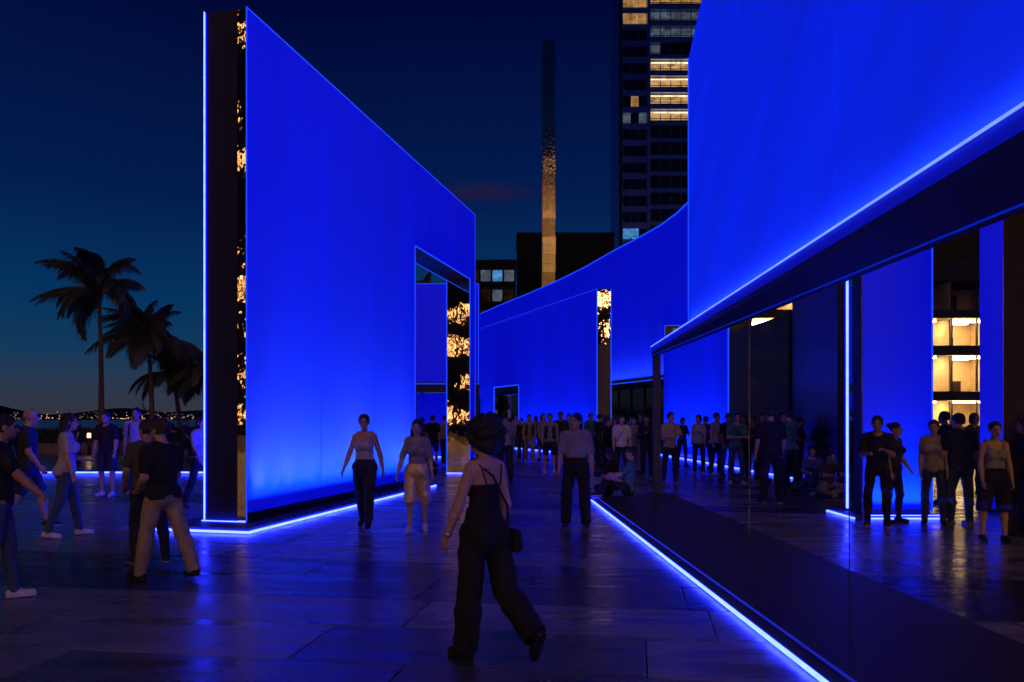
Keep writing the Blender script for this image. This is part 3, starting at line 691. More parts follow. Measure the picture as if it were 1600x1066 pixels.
# ------------------------------------------------------------------ seafront: parapet, planters, lamps
M_PLANT = mat('planter stone', (0.20, 0.17, 0.14), rough=0.85, var=0.2, scale=3)
M_LEAF = mat('hedge leaves', (0.045, 0.06, 0.03), rough=0.7, var=0.4, scale=6)
pr = thing('parapet', 'low pale seafront parapet wall beyond the left crowd', 'wall', (-40, 52, 0))
for k in range(12):
    bx('coping_stone', (k * 3.0, k * 3.0 + 2.985, -.22, .22, .62, .72), M_PLANT, pr); bx('wall_block', (k * 3.0, k * 3.0 + 2.985, -.16, .16, 0, .619), M_PLANT, pr)
M_BOL = emit('warm lamp lens', (1.0, 0.55, 0.2), 9.0)
lab_pl = ['clipped hedge in a stone planter behind the far left walkers', 'clipped hedge in a stone planter beside the tallest palm trunk', 'clipped hedge in a stone planter between the two nearer palms', 'clipped hedge in a stone planter next to the portal wall edge']
for k, (px, Y) in enumerate(((75, 37), (150, 38), (205, 39), (285, 37))):
    t = thing('planter', lab_pl[k], 'planter', (pX(px, Y), Y, 0), 0, 'planters on the seafront')
    bx('trough', (-.95, .95, -.3, .3, 0, .5), M_PLANT, t)
    m = MB(); rg = random.Random(40 + k)
    for q in range(1500):
        p = Vector((rg.uniform(-.9, .9), rg.uniform(-.3, .3), .5 + rg.random() ** .7 * rg.uniform(.45, .75)))
        a = Vector((rg.gauss(0, 1), rg.gauss(0, 1), rg.gauss(0, 1))).normalized() * .07; b = a.orthogonal().normalized() * .035
        m.add([p - a, p + b, p + a, p - b], [(0, 1, 2, 3)])
    m.build('foliage', M_LEAF, t)['kind'] = 'stuff'
lab_bl = ['short glowing bollard lamp behind the far left walkers', 'short glowing bollard lamp by the tallest palm', 'short glowing bollard lamp behind the man with the backpack', 'short glowing bollard lamp nearest the portal wall']
for k, (px, Y) in enumerate(((58, 40), (139, 36), (192, 42), (300, 40))):
    t = thing('bollard_lamp', lab_bl[k], 'lamp', (pX(px, Y), Y, 0), 0, 'bollard lamps')
    MB().tube([(0, 0, 0), (0, 0, .78)], .07, 10).build('post', M_STEEL, t, True)
    MB().tube([(0, 0, .785), (0, 0, .98)], .075, 10).build('lens', M_BOL, t, True)
    MB().tube([(0, 0, .985), (0, 0, 1.03)], .09, 10).build('cap', M_STEEL, t, True)

# ------------------------------------------------------------------ people: smooth bodies grown from a posed skeleton
class Field:
    """signed distance field on a grid, blended limb by limb and turned into one continuous surface"""
    def __init__(s, h, k): s.h = h; s.k = k; s.items = []
    def add(s, fn, lo, hi, k=None, sub=False): s.items.append((fn, np.array(lo, float), np.array(hi, float), s.k if k is None else k, sub))
    def cone(s, a, b, ra, rb, n=None, fl=1.0, k=None, sub=False):
        a = np.array(a, float); b = np.array(b, float); n_ = None if n is None else np.array(n, float)
        m = max(ra, rb)
        def fn(p):
            q = p - a; ba = b - a
            if n_ is not None:
                q = q + (fl - 1) * (q @ n_)[..., None] * n_; ba = ba + (fl - 1) * (ba @ n_) * n_
            h = np.clip((q @ ba) / max(ba @ ba, 1e-9), 0, 1)
            return np.sqrt(((q - h[..., None] * ba) ** 2).sum(-1)) - (ra + (rb - ra) * h)
        s.add(fn, np.minimum(a, b) - m, np.maximum(a, b) + m, k, sub)
    def ell(s, c, r, Rm=None, k=None, sub=False):
        c = np.array(c, float); r = np.array(r, float); Rm = np.eye(3) if Rm is None else Rm; m = r.max()
        def fn(p):
            q = (p - c) @ Rm
            k0 = np.sqrt(((q / r) ** 2).sum(-1)); k1 = np.sqrt(((q / r ** 2) ** 2).sum(-1)) + 1e-9
            return k0 * (k0 - 1) / k1
        s.add(fn, c - m, c + m, k, sub)
    def plane(s, p0, n):                    # keep what lies on the side opposite to n
        p0 = np.array(p0, float); n = np.array(n, float) / np.linalg.norm(n)
        s.items.append((lambda p: -((p - p0) @ n), None, None, 0, True))
    def mesh(s, wrinkle=0.0, seed=0):
        h = s.h; pos = [i for i in s.items if not i[4]]
        lo = np.min([i[1] for i in pos], 0) - 3 * h; hi = np.max([i[2] for i in pos], 0) + 3 * h
        N = np.ceil((hi - lo) / h).astype(int) + 1
        ax = [lo[d] + h * np.arange(N[d]) for d in range(3)]
        F = np.full(N, 1.0, np.float32)
        for fn, l, u, k, sub in s.items:
            if l is None: i0, i1 = np.zeros(3, int), N
            else:
                i0 = np.clip(np.floor((l - k - 2 * h - lo) / h).astype(int), 0, N); i1 = np.clip(np.ceil((u + k + 2 * h - lo) / h).astype(int) + 1, 0, N)
            if (i1 <= i0).any(): continue
            g = np.stack(np.meshgrid(*[ax[d][i0[d]:i1[d]] for d in range(3)], indexing='ij'), -1)
            d = fn(g); sl = tuple(slice(i0[q], i1[q]) for q in range(3)); f = F[sl]
            if sub:
                F[sl] = np.maximum(f, -d)
            elif k > 0:
                hh = np.clip(.5 + .5 * (f - d) / k, 0, 1); F[sl] = f * (1 - hh) + d * hh - k * hh * (1 - hh)
            else: F[sl] = np.minimum(f, d)
        if wrinkle:
            g = np.meshgrid(*ax, indexing='ij'); rg = random.Random(seed); w = 0
            for _ in range(5):
                a = rg.uniform(18, 55); th = rg.uniform(0, 6.28); e = rg.uniform(-.9, .9)
                w = w + np.sin(a * (g[0] * math.cos(th) * .8 + g[1] * math.sin(th) * .8 + g[2] * (.45 + .5 * e)) + rg.uniform(0, 6.28) + 1.6 * np.sin(9 * g[2] + 7 * g[0] + th))
            F += (wrinkle * w / 2.5).astype(np.float32)
        return surface_nets(F, lo, h)

def surface_nets(F, lo, h):
    ins = F < 0
    c = np.zeros(np.array(F.shape) - 1, np.int8)
    for dx in (0, 1):
        for dy in (0, 1):
            for dz in (0, 1): c += ins[dx:F.shape[0] - 1 + dx, dy:F.shape[1] - 1 + dy, dz:F.shape[2] - 1 + dz]
    act = (c > 0) & (c < 8); idx = np.argwhere(act); n = len(idx)
    vid = np.full(act.shape, -1, np.int64); vid[act] = np.arange(n)
    P = np.zeros((n, 3)); W = np.zeros(n)
    for d in range(3):
        o1, o2 = [q for q in range(3) if q != d]
        for a in (0, 1):
            for b in (0, 1):
                i = idx.copy(); i[:, o1] += a; i[:, o2] += b; j = i.copy(); j[:, d] += 1
                fa = F[i[:, 0], i[:, 1], i[:, 2]]; fb = F[j[:, 0], j[:, 1], j[:, 2]]; cr = (fa < 0) != (fb < 0)
                t = np.where(cr, fa / np.where(cr, fa - fb, 1), 0); p = i.astype(float); p[:, d] += t
                P += p * cr[:, None]; W += cr
    P = lo + h * P / W[:, None]
    faces = []
    for d in range(3):
        o1, o2 = [(1, 2), (2, 0), (0, 1)][d]
        s0 = [slice(None)] * 3; s1 = [slice(None)] * 3; s0[d] = slice(0, -1); s1[d] = slice(1, None)
        A, B = ins[tuple(s0)], ins[tuple(s1)]
        for fl, cond in ((False, A & ~B), (True, ~A & B)):
            e = np.argwhere(cond); e = e[(e[:, o1] > 0) & (e[:, o2] > 0) & (e[:, o1] < act.shape[o1]) & (e[:, o2] < act.shape[o2])]
            if not len(e): continue
            q = []
            for a, b in ((-1, -1), (0, -1), (0, 0), (-1, 0)):
                g = e.copy(); g[:, o1] += a; g[:, o2] += b; q.append(vid[g[:, 0], g[:, 1], g[:, 2]])
            if fl: q = q[::-1]
            faces.append(np.stack(q, 1))
    return P, (np.concatenate(faces) if faces else np.zeros((0, 4), int))

def np_obj(name, P, Q, material, parent):
    me = bpy.data.meshes.new(name)
    if len(P):
        me.vertices.add(len(P)); me.vertices.foreach_set('co', P.astype(np.float32).ravel())
        me.loops.add(Q.size); me.loops.foreach_set('vertex_index', Q.astype(np.int32).ravel())
        me.polygons.add(len(Q)); me.polygons.foreach_set('loop_start', np.arange(0, Q.size, 4, dtype=np.int32))
        me.polygons.foreach_set('use_smooth', np.ones(len(Q), bool))
        me.update(calc_edges=True)
    me.materials.append(material)
    return link(bpy.data.objects.new(name, me), parent)

SKIN = [(0.46, 0.27, 0.19), (0.36, 0.20, 0.13), (0.52, 0.33, 0.24), (0.24, 0.13, 0.085)]
def skin_mat(i): return mat('skin tone %d' % i, SKIN[i], rough=0.5, var=0.06, scale=9)
CLOTH = {'black': (.006, .006, .0075), 'charcoal': (.02, .02, .025), 'navy': (.013, .017, .045), 'denim': (.045, .07, .15), 'white': (.62, .62, .62), 'pale': (.42, .42, .47),
         'grey': (.24, .24, .26), 'lavender': (.40, .38, .52), 'olive': (.07, .075, .05), 'khaki': (.33, .26, .18), 'tan': (.38, .30, .22), 'teal': (.05, .17, .19), 'gold': (.70, .52, .28), 'brown': (.09, .06, .045), 'blue': (.08, .12, .28)}
def cloth(c):
    r = 0.28 if c == 'gold' else 0.85
    return mat('cloth ' + c, CLOTH[c], rough=r, metal=0.35 if c == 'gold' else 0, var=0.22, scale=14, bump=0.12, bscale=160)
HAIRC = {'black': (.010, .009, .009), 'brown': (.03, .018, .012), 'grey': (.12, .12, .12)}
def hair_mat(c): return mat('hair ' + c, HAIRC[c], rough=0.5, var=0.5, scale=30, stretch=(3, 3, .6), bump=0.6, bscale=70)
M_LIP = mat('lips', (.22, .07, .06), rough=.4); M_EYE = mat('eye', (.02, .018, .016), rough=0.12); M_SOLE = mat('shoe sole', (.5, .5, .5), rough=.7)

def rotx(a): c_, s_ = math.cos(a), math.sin(a); return np.array([[1, 0, 0], [0, c_, -s_], [0, s_, c_]])
def rotz(a): c_, s_ = math.cos(a), math.sin(a); return np.array([[c_, -s_, 0], [s_, c_, 0], [0, 0, 1]])
def nrm(v): v = np.array(v, float); return v / np.linalg.norm(v)

POSES = dict(
    stand=dict(legs=((3, 5, 2), (-2, 5, 3)), arms=((4, 9, 12, .05), (2, 9, 16, .08))),
    stand2=dict(legs=((6, 6, 10), (-3, 4, 0)), arms=((8, 10, 30, .2), (-4, 10, 18, .1))),
    walk=dict(legs=((20, 2, 8), (-14, 2, 16, -28)), arms=((-16, 9, 14, .05), (18, 9, 24, .08))),
    walk2=dict(legs=((-13, 2, 14, -24), (18, 2, 6)), arms=((16, 8, 26, .06), (-16, 9, 14, .05))),
    stride=dict(legs=((27, 3, 6), (-25, 3, 10, -24)), arms=((-10, 8, 40, .2), (10, 8, 60, .4))),
    phone=dict(legs=((3, 5, 3), (-2, 6, 4)), arms=((18, 10, 92, .55), (14, 10, 84, .6))),
    onehand=dict(legs=((4, 6, 6), (-3, 4, 2)), arms=((6, 8, 10, .05), (16, 12, 95, .5))),
    crossed=dict(legs=((2, 6, 3), (-2, 6, 3)), arms=((16, 10, 78, .95), (18, 10, 74, .95))),
    sit_knees=dict(legs=((132, 4, 98, 0), (126, 8, 102, 0)), arms=((48, 6, 34, .25), (44, 8, 40, .3)), lean=-8, sit=1),
    sit_cross=dict(legs=((78, 46, 122, 0), (74, 44, 120, 0)), arms=((32, 14, 55, .45), (30, 12, 62, .5)), lean=12, sit=1),
)

def person(label, px, Y, H, yaw, pose='stand', sex='m', skin=0, top=('tee', 'black'), bottom=('trousers', 'navy'), shoes='black', hair=('short', 'black'),
           bag=None, head=(0, 0), build=.93, seed=0, h=None, extra=None, mods=None, zoff=0.0, group='people on the plaza'):
    yaw = R(yaw); rg = random.Random(seed * 31 + int(px))
    if h is None: h = .0085 if Y < 9.2 else (.011 if Y < 13.6 else (.0145 if Y < 20 else .019))
    s = H / 1.75; po = dict(POSES[pose]);
    if mods: po.update(mods)
    f = sex == 'f'
    # skeleton (metres, before scaling) ; +y is forward
    lean = R(po.get('lean', 2)); T = rotx(-lean)
    pel = np.array([0, 0, .95])
    def tp(p): return pel + T @ np.array(p, float)       # torso frame -> body
    legs = []
    for sx, L in zip((-1, 1), po['legs']):
        a, ab, kn = R(L[0]), R(L[1]), R(L[2]); hip = pel + np.array([sx * .092, 0, -.03])
        d1 = nrm([sx * math.sin(ab), math.sin(a) * math.cos(ab), -math.cos(a) * math.cos(ab)])
        if po.get('sit') and ab > .5:
            d2 = nrm([-sx * .9, -.25, -.30])
        else: d2 = nrm([sx * math.sin(ab) * .2, math.sin(a - kn), -math.cos(a - kn)])
        knee = hip + .43 * d1; ank = knee + .41 * d2
        fp = R(L[3]) if len(L) > 3 else 0.0
        ty = sx * R(8)
        ff = np.array([math.sin(ty) * math.cos(fp), math.cos(ty) * math.cos(fp), math.sin(fp)]); dn = np.array([0, math.sin(fp), -math.cos(fp)])
        legs.append((hip, knee, ank, ff, dn))
    low = min(min((l[2] + l[4] * .075 + l[3] * q)[2] for q in (-.06, .17)) for l in legs)
    if po.get('sit'): low = min(low, pel[2] - .135)
    def lift(p): return np.array(p, float) - np.array([0, 0, low])
    pel = lift(pel); legs = [(lift(a), lift(b), lift(c_), ff, dn) for a, b, c_, ff, dn in legs]
    sw = (.158 if f else .185) * build
    arms = []
    for sx, A in zip((-1, 1), po['arms']):
        p_, ab, fl, inn = R(A[0]), R(A[1]), R(A[2]), A[3]
        S = tp((sx * sw, -.005, .455))
        d1 = nrm([sx * math.sin(ab), math.sin(p_) * math.cos(ab), -math.cos(p_) * math.cos(ab)])
        d2 = nrm([sx * (math.sin(ab) * .6 - inn), math.sin(p_ + fl), -math.cos(p_ + fl)])
        E = S + .285 * d1; Wr = E + .245 * d2
        arms.append((S, E, Wr, d1, d2, sx))
    neck0, neck1 = tp((0, -.025, .47)), tp((0, .005, .585))
    HR = T @ rotz(R(head[0])) @ rotx(R(head[1])); hc = tp((0, .022, .675))
    def hp(p): return hc + HR @ np.array(p, float)
    yv = T @ np.array([0, 1.0, 0])
    hipw, waist, chest = (.172, .128, .142) if f else (.162, .148, .160)
    hipw *= build; waist *= build; chest *= build
    def torso(F, inf, part='all'):
        F.ell(pel + T @ np.array([0, -.005, .0]), (hipw + inf, .118 * build + inf, .125 + inf), T)
        F.cone(tp((0, .005, .03)), tp((0, .008, .19)), hipw * .92 + inf, waist + inf, yv, 1.36)
        F.cone(tp((0, .008, .19)), tp((0, -.005, .37)), waist + inf, chest + inf, yv, 1.42)
        F.cone(tp((-sw + .05, -.012, .44)), tp((sw - .05, -.012, .44)), .062 + inf, .062 + inf, k=.05)
        F.cone(tp((-.07, -.02, .475)), tp((.07, -.02, .475)), .055 + inf, .055 + inf, k=.05)
        if f:
            for sx in (-1, 1): F.ell(tp((sx * .072, .088, .315)), (.064 + inf, .058 + inf, .062 + inf), T, k=.03)
        if build > 1.05: F.ell(tp((0, .05, .12)), (.15 + inf, .13 + inf, .15 + inf), T, k=.06)
        for sx in (-1, 1): F.ell(pel + T @ np.array([sx * .075, -.055, -.035]), (.088 * build + inf, .085 + inf, .095 + inf), T, k=.04)
    def leg_prims(F, l, inf, flare=0.0, upto=1.0):
        hip, knee, ank, ff, dn = l; tr = (.088 if not f else .086) * (.6 + .4 * build)
        F.cone(hip, knee, tr + inf, .057 + inf + flare * .35, k=.03)
        if upto <= .55: return
        mid = knee + (ank - knee) * .33 - ff * np.array([1, 1, 0]) * .014
        F.cone(knee, mid, .055 + inf + flare * .35, .055 + inf + flare * .6, k=.03); F.cone(mid, ank, .055 + inf + flare * .6, .037 + inf * 1.3 + flare, k=.03)
    t = thing('person', label, 'person', (pX(px, Y), Y, zoff), yaw, group); t.scale = (s, s, s)
    near = h < .012
    # --- body
    B = Field(h / s, .022)
    torso(B, -.006)
    for l in legs:
        leg_prims(B, l, -.004); hip, knee, ank, ff, dn = l
        B.cone(ank + dn * .035 - ff * .03, ank + dn * .052 + ff * .13, .032, .026, k=.03)
    for S, E, Wr, d1, d2, sx in arms:
        q = .92 if f else 1.0
        B.cone(S, E, .050 * q, .040 * q, k=.035); B.cone(E, E + (Wr - E) * .35, .041 * q, .041 * q); B.cone(E + (Wr - E) * .35, Wr, .041 * q, .026 * q)
        # hand: palm, four fingers, thumb
        sd = nrm(np.cross(d2, [0, 0, 1.0]) if abs(d2[2]) < .8 else np.array([0, 1.0, 0]) - d2 * d2[1]); pn = nrm(np.cross(d2, sd)) * (1 if np.cross(d2, sd)[0] * sx < 0 else -1)
        pc = Wr + d2 * .052
        B.cone(Wr, pc + d2 * .02, .026, .036, pn, 2.1, k=.012)
        for q_, (o_, L_) in enumerate(((.027, .070), (.009, .080), (-.009, .075), (-.026, .058))):
            r0 = pc + d2 * .030 + sd * o_; cu = nrm(d2 * .9 + pn * (.35 + .08 * q_)); cu2 = nrm(d2 * .5 + pn * (.9 + .1 * q_))
            B.cone(r0, r0 + cu * L_ * .55, .0088, .0082, k=.006); B.cone(r0 + cu * L_ * .55, r0 + cu * L_ * .55 + cu2 * L_ * .45, .0082, .0068, k=.004)
        th = Wr + d2 * .025 + sd * .026
        B.cone(th, th + nrm(d2 * .8 + sd * .5 + pn * .4) * .04, .013, .010, k=.01); B.cone(th + nrm(d2 * .8 + sd * .5 + pn * .4) * .04, th + nrm(d2 * .8 + sd * .5 + pn * .4) * .04 + nrm(d2 + pn * .4) * .028, .010, .008, k=.004)
    B.cone(neck0, neck1, .060 if not f else .052, .053 if not f else .046, k=.03)
    B.ell(hp((0, -.012, .028)), (.075, .094, .088), HR, k=.02); B.ell(hp((0, .026, -.040)), (.059, .066, .074), HR, k=.03)
    B.ell(hp((0, .062, -.094)), (.027, .026, .022), HR, k=.025)
    B.cone(hp((0, .088, .008)), hp((0, .108, -.034)), .008, .0135, k=.012)
    B.cone(hp((-.038, .076, .022)), hp((.038, .076, .022)), .012, .012, k=.015)
    B.ell(hp((0, .088, -.066)), (.023, .012, .010), HR, k=.008)
    for sx in (-1, 1): B.ell(hp((sx * .077, -.008, -.012)), (.011, .022, .032), HR, k=.006)
    for sx in (-1, 1): B.ell(hp((sx * .032, .098, .0)), (.016, .012, .010), HR, sub=True)
    np_obj('body', *B.mesh(), skin_mat(skin), t)
    if Y < 21:
        E_ = Field(.005, .0)
        for sx in (-1, 1): E_.ell(hp((sx * .032, .080, .0)), (.014, .010, .009), HR)
        np_obj('eyes', *E_.mesh(), M_EYE, t)
        if Y < 18:
            Fb_ = Field(.004, .0)
            for sx in (-1, 1): Fb_.cone(hp((sx * .018, .091, .026)), hp((sx * .046, .080, .027)), .0055, .004)
            np_obj('eyebrows', *Fb_.mesh(), hair_mat(hair[1]), t)
            Fm = Field(.004, .0); Fm.ell(hp((0, .092, -.066)), (.022, .011, .0075), HR); np_obj('mouth', *Fm.mesh(), M_LIP, t)
    # --- lower garment
    bk, bc = bottom
    up = T @ np.array([0, 0, 1.0])
    G = Field(h / s, .028)
    tucked = .010 if (po.get('tuck') or top[0] in ('tank', 'cami')) else 0
    inf = {'trousers': .014, 'jeans': .008, 'shorts': .02, 'bermuda': .016, 'wide': .018, 'skirt': .02}[bk] + tucked
    G.ell(pel + T @ np.array([0, -.005, .0]), (hipw + inf, .118 * build + inf, .125 + inf), T)
    G.cone(tp((0, .005, .0)), tp((0, .008, .17)), hipw * .93 + inf, waist + inf + .004, yv, 1.36)
    for sx in (-1, 1): G.ell(pel + T @ np.array([sx * .075, -.055, -.035]), (.088 * build + inf, .085 + inf, .095 + inf), T, k=.04)
    for l in legs:
        if bk in ('shorts', 'bermuda'):
            hip, knee, ank, ff, dn = l; fr = .82 if bk == 'shorts' else 1.02
            e = hip + (knee - hip) * min(fr, 1.0); tr = .088 * (.6 + .4 * build)
            G.cone(hip, e, tr + inf, .074 + inf)
            d = nrm(knee - hip)
            G.plane(e + d * .03, d) if False else None
        elif bk == 'wide': leg_prims(G, l, inf, .022)
        else: leg_prims(G, l, inf, .012 if bk == 'trousers' else 0)
    for l in legs:
        hip, knee, ank, ff, dn = l
        if bk in ('shorts', 'bermuda'):
            d = nrm(knee - hip); e = hip + (knee - hip) * (.82 if bk == 'shorts' else 1.0); G.ell(e + d * .125, (.105, .105, .105), sub=True)
        elif not po.get('sit'):
            d = nrm(ank - knee); G.ell(ank + d * (.115 if bk == 'wide' else .15), (.13, .13, .13), sub=True)
    tuck = po.get('tuck') or top[0] in ('tank', 'cami')
    G.plane(tp((0, 0, (.16 if bk == 'wide' else .115) if (tuck or po.get('sit')) else -.025)), up)
    np_obj({'trousers': 'trousers', 'jeans': 'jeans', 'shorts': 'shorts', 'bermuda': 'shorts', 'wide': 'trousers', 'skirt': 'skirt'}[bk], *G.mesh(.006 if near else .004, seed), cloth(bc), t)
    # --- upper garment
    tk, tc_ = top
    U = Field(h / s, .026)
    inf = {'tee': .018, 'shirt': (.012 if f else .018), 'vest': .018, 'tank': .014, 'cami': .010, 'long': .018}[tk]
    torso(U, inf)
    for S, E, Wr, d1, d2, sx in arms:
        if tk in ('tee', 'shirt', 'vest'): U.cone(S, S + d1 * (.19 if tk != 'shirt' else .24), .058 * (.86 if f else 1) + inf * .6, .054 * (.86 if f else 1) + inf * .6, k=.035)
        if tk == 'long':
            U.cone(S, E, .056 + inf * .6, .046 + inf * .6, k=.035); U.cone(E, E + (Wr - E) * .92, .046 + inf * .6, .033 + inf * .5)
    U.plane(tp((0, 0, {'tee': -.06, 'shirt': -.08, 'vest': -.03, 'tank': .05, 'cami': .06, 'long': -.07}[tk] + (.165 if po.get('tuck') else 0))), -up)
    if tk in ('tee', 'shirt', 'long', 'vest'):
        U.ell(tp((0, .01, .535)), (.078, .082, .07), T, sub=True)
        if tk in ('shirt', 'vest'): U.cone(tp((0, .13, .50)), tp((0, .15, .40)), .045, .008, sub=True)
    elif tk == 'tank':
        U.ell(tp((0, .05, .50)), (.105, .16, .13), T, sub=True); U.ell(tp((0, -.09, .50)), (.10, .09, .10), T, sub=True)
        for sx in (-1, 1): U.ell(tp((sx * (sw + .035), 0, .43)), (.075, .13, .12), T, sub=True)
    elif tk == 'cami':
        U.plane(tp((0, 0, .335)), up + .35 * yv * 0)
    uo = np_obj({'tee': 'tee_shirt', 'shirt': 'shirt', 'vest': 'shirt', 'tank': 'tank_top', 'cami': 'camisole', 'long': 'long_sleeved_shirt'}[tk], *U.mesh(.0025 if tk in ('tank', 'cami') else (.0065 if near else .004), seed + 3), cloth(tc_), t)
    if tk == 'cami':
        st = MB()
        for sx in (-1, 1):
            ctl = [tp((sx * .085, .135, .33)), tp((sx * .10, .075, .47)), tp((sx * .105, -.02, .525)), tp((sx * .09, -.09, .46)), tp((sx * .06, -.115, .33))]
            st.tube([tuple(p) for p in ctl], .006, 6)
        st.build('strap', cloth(tc_), uo, True)
    if tk == 'vest':
        Vv = Field(h / s, .02)
        for sx in (-1, 1): Vv.cone(tp((sx * .085, .0, .10)), tp((sx * .095, -.005, .40)), .085, .085, yv, .72)
        Vv.plane(tp((0, 0, .44)), up)
        np_obj('waistcoat', *Vv.mesh(), cloth('navy'), uo)
    # --- shoes
    for hip, knee, ank, ff, dn in legs:
        Sh = Field(max(h * .75, .007) / s, .02)
        heel, toe = ank + dn * .034 - ff * .032, ank + dn * .046 + ff * .145
        Sh.cone(heel, toe, .043, .036, k=.02); Sh.cone(ank, ank + dn * .035 + ff * .02, .043, .045); Sh.plane(ank + dn * .078, dn)
        Sh.plane(ank - dn * .012, -dn)
        so = np_obj('shoe', *Sh.mesh(), cloth(shoes), t)
        if Y < 18:
            So = Field(.008 / s, .0); So.cone(heel + dn * .030, toe + dn * .022, .047, .040, dn, 3.2)
            np_obj('sole', *So.mesh(), M_SOLE if shoes in ('white', 'grey', 'charcoal') else M_EYE, so)
    # --- hair
    hk, hcol = hair
    if hk != 'bald':
        Hh = Field(max(h * .8, .006) / s, .02)
        if hk == 'afro':
            for _ in range(120):
                v = nrm([rg.gauss(0, 1), rg.gauss(0, 1) - .25, rg.gauss(0, 1) + .35]); rr_ = rg.uniform(.016, .03); Hh.ell(hp(v * np.array([.122, .132, .132]) * rg.uniform(.965, 1.015) + np.array([0, -.028, .03])), (rr_, rr_, rr_), HR, k=.02)
            Hh.ell(hp((0, -.03, .03)), (.116, .128, .128), HR); Hh.ell(hp((0, -.05, -.06)), (.095, .085, .075), HR, k=.04)
        else:
            Hh.ell(hp((0, -.02, .036)), (.086, .103, .095), HR)
            if hk in ('long', 'bob'): Hh.ell(hp((0, -.04, -.035)), (.088, .082, .10), HR, k=.03)
            if hk == 'long':
                for q in range(7):
                    a = -1.25 + 2.5 * q / 6
                    p0 = hp((.082 * math.sin(a), -.03 - .055 * math.cos(a), -.05)); Hh.cone(p0, p0 + T @ np.array([.02 * math.sin(a), -.015, -.20 - .05 * math.cos(a)]), .034, .02, k=.025)
            if hk == 'bun': Hh.ell(hp((0, -.125, .06)), (.045, .045, .045), HR, k=.015)
            if hk == 'pony': Hh.cone(hp((0, -.12, .03)), hp((0, -.15, -.16)), .035, .018, k=.02)
            if hk == 'short': Hh.ell(hp((0, -.05, -.02)), (.076, .062, .07), HR, k=.03)
        # open the face
        Hh.ell(hp((0, .105, -.045)), (.078, .082, .115), HR, sub=True)
        if hk in ('short',): Hh.plane(hp((0, 0, -.062)), HR @ np.array([0, -.3, -1.0]))
        ho = np_obj('hair', *Hh.mesh(.003, seed + 9), hair_mat(hcol), t)
    else:
        pass
    # --- bags
    if bag:
        kind, side, bcx = bag
        sx = -1 if side == 'l' else 1
        if kind == 'cross':
            m = MB(); P1, P2 = tp((-sx * .10, .02, .525)), tp((sx * (hipw + .05), -.03, .02))
            fr = [P1, tp((-sx * .03, .15, .40)), tp((sx * .10, .155, .18)), P2]; bk_ = [P1, tp((-sx * .03, -.145, .40)), tp((sx * .10, -.145, .18)), P2]
            m.tube([tuple(p) for p in fr], .009, 6); m.tube([tuple(p) for p in bk_], .009, 6)
            Fb = Field(.008, .02); c0 = tp((sx * (hipw + .06), -.05, -.07))
            for zz, hw in ((-.07, .085), (-.035, .085), (0, .08), (.035, .07)): Fb.cone(c0 + np.array([0, -hw, zz]), c0 + np.array([0, hw, zz]), .034, .034, np.array([1., 0, 0]), .85)
            bo = np_obj('shoulder_bag', *Fb.mesh(), cloth(bcx), t); m.build('bag_strap', cloth(bcx), bo, True)
        if kind == 'hand':
            c0 = arms[0 if sx < 0 else 1][1] + np.array([sx * .05, -.02, -.12])
            Fb = Field(.01, .012); Fb.cone(c0 + np.array([0, -.09, -.09]), c0 + np.array([0, .09, -.09]), .055, .055, np.array([1., 0, 0]), 1.2); Fb.cone(c0 + np.array([0, -.07, .03]), c0 + np.array([0, .07, .03]), .045, .045, np.array([1., 0, 0]), 1.5)
            bo = np_obj('hand_bag', *Fb.mesh(), cloth(bcx), t)
            MB().tube([tuple(c0 + np.array([0, -.06, .07])), tuple(arms[0 if sx < 0 else 1][1] + np.array([0, -.02, .03])), tuple(arms[0 if sx < 0 else 1][1] + np.array([0, .03, .03])), tuple(c0 + np.array([0, .06, .07]))], .008, 6).build('bag_strap', cloth(bcx), bo, True)
        if kind == 'back':
            Fb = Field(.012, .03); Fb.ell(tp((0, -.19, .27)), (.13, .085, .20), T); bo = np_obj('backpack', *Fb.mesh(), cloth(bcx), t)
            m = MB()
            for q in (-1, 1): m.tube([tuple(p) for p in (tp((q * .10, -.12, .44)), tp((q * .11, -.01, .535)), tp((q * .11, .11, .44)), tp((q * .12, .13, .25)))], .016, 6)
            m.build('backpack_strap', cloth(bcx), bo, True)
    if extra: extra(t, arms, tp, legs)
    return t

PL = 'people on the plaza'; GL = 'reflected people built behind the glass'
# foreground woman, back to the viewer and walking left
def wristband(t, arms, tp, legs):
    S, E, Wr, d1, d2, sx = arms[0]
    c0 = Wr - d2 * .015
    MB().tube([tuple(c0 - d2 * .011), tuple(c0 + d2 * .011)], .034, 12).build('wristband', mat('silver band', (.6, .62, .7), rough=.25, metal=.8), t, True)
person('woman in black camisole and wide trousers walking away in the foreground', 757, 5.40, 1.62, 38, sex='f', skin=2, top=('cami', 'black'), bottom=('wide', 'black'), shoes='black', build=.82,
       hair=('afro', 'black'), bag=('cross', 'r', 'black'), head=(38, -4), seed=1, h=.0062,
       mods=dict(lean=0, legs=((5, 3, 0), (-15, 3, 37, -64)), arms=((10, 15, 14, .04), (-4, 10, 26, .2))), extra=wristband)
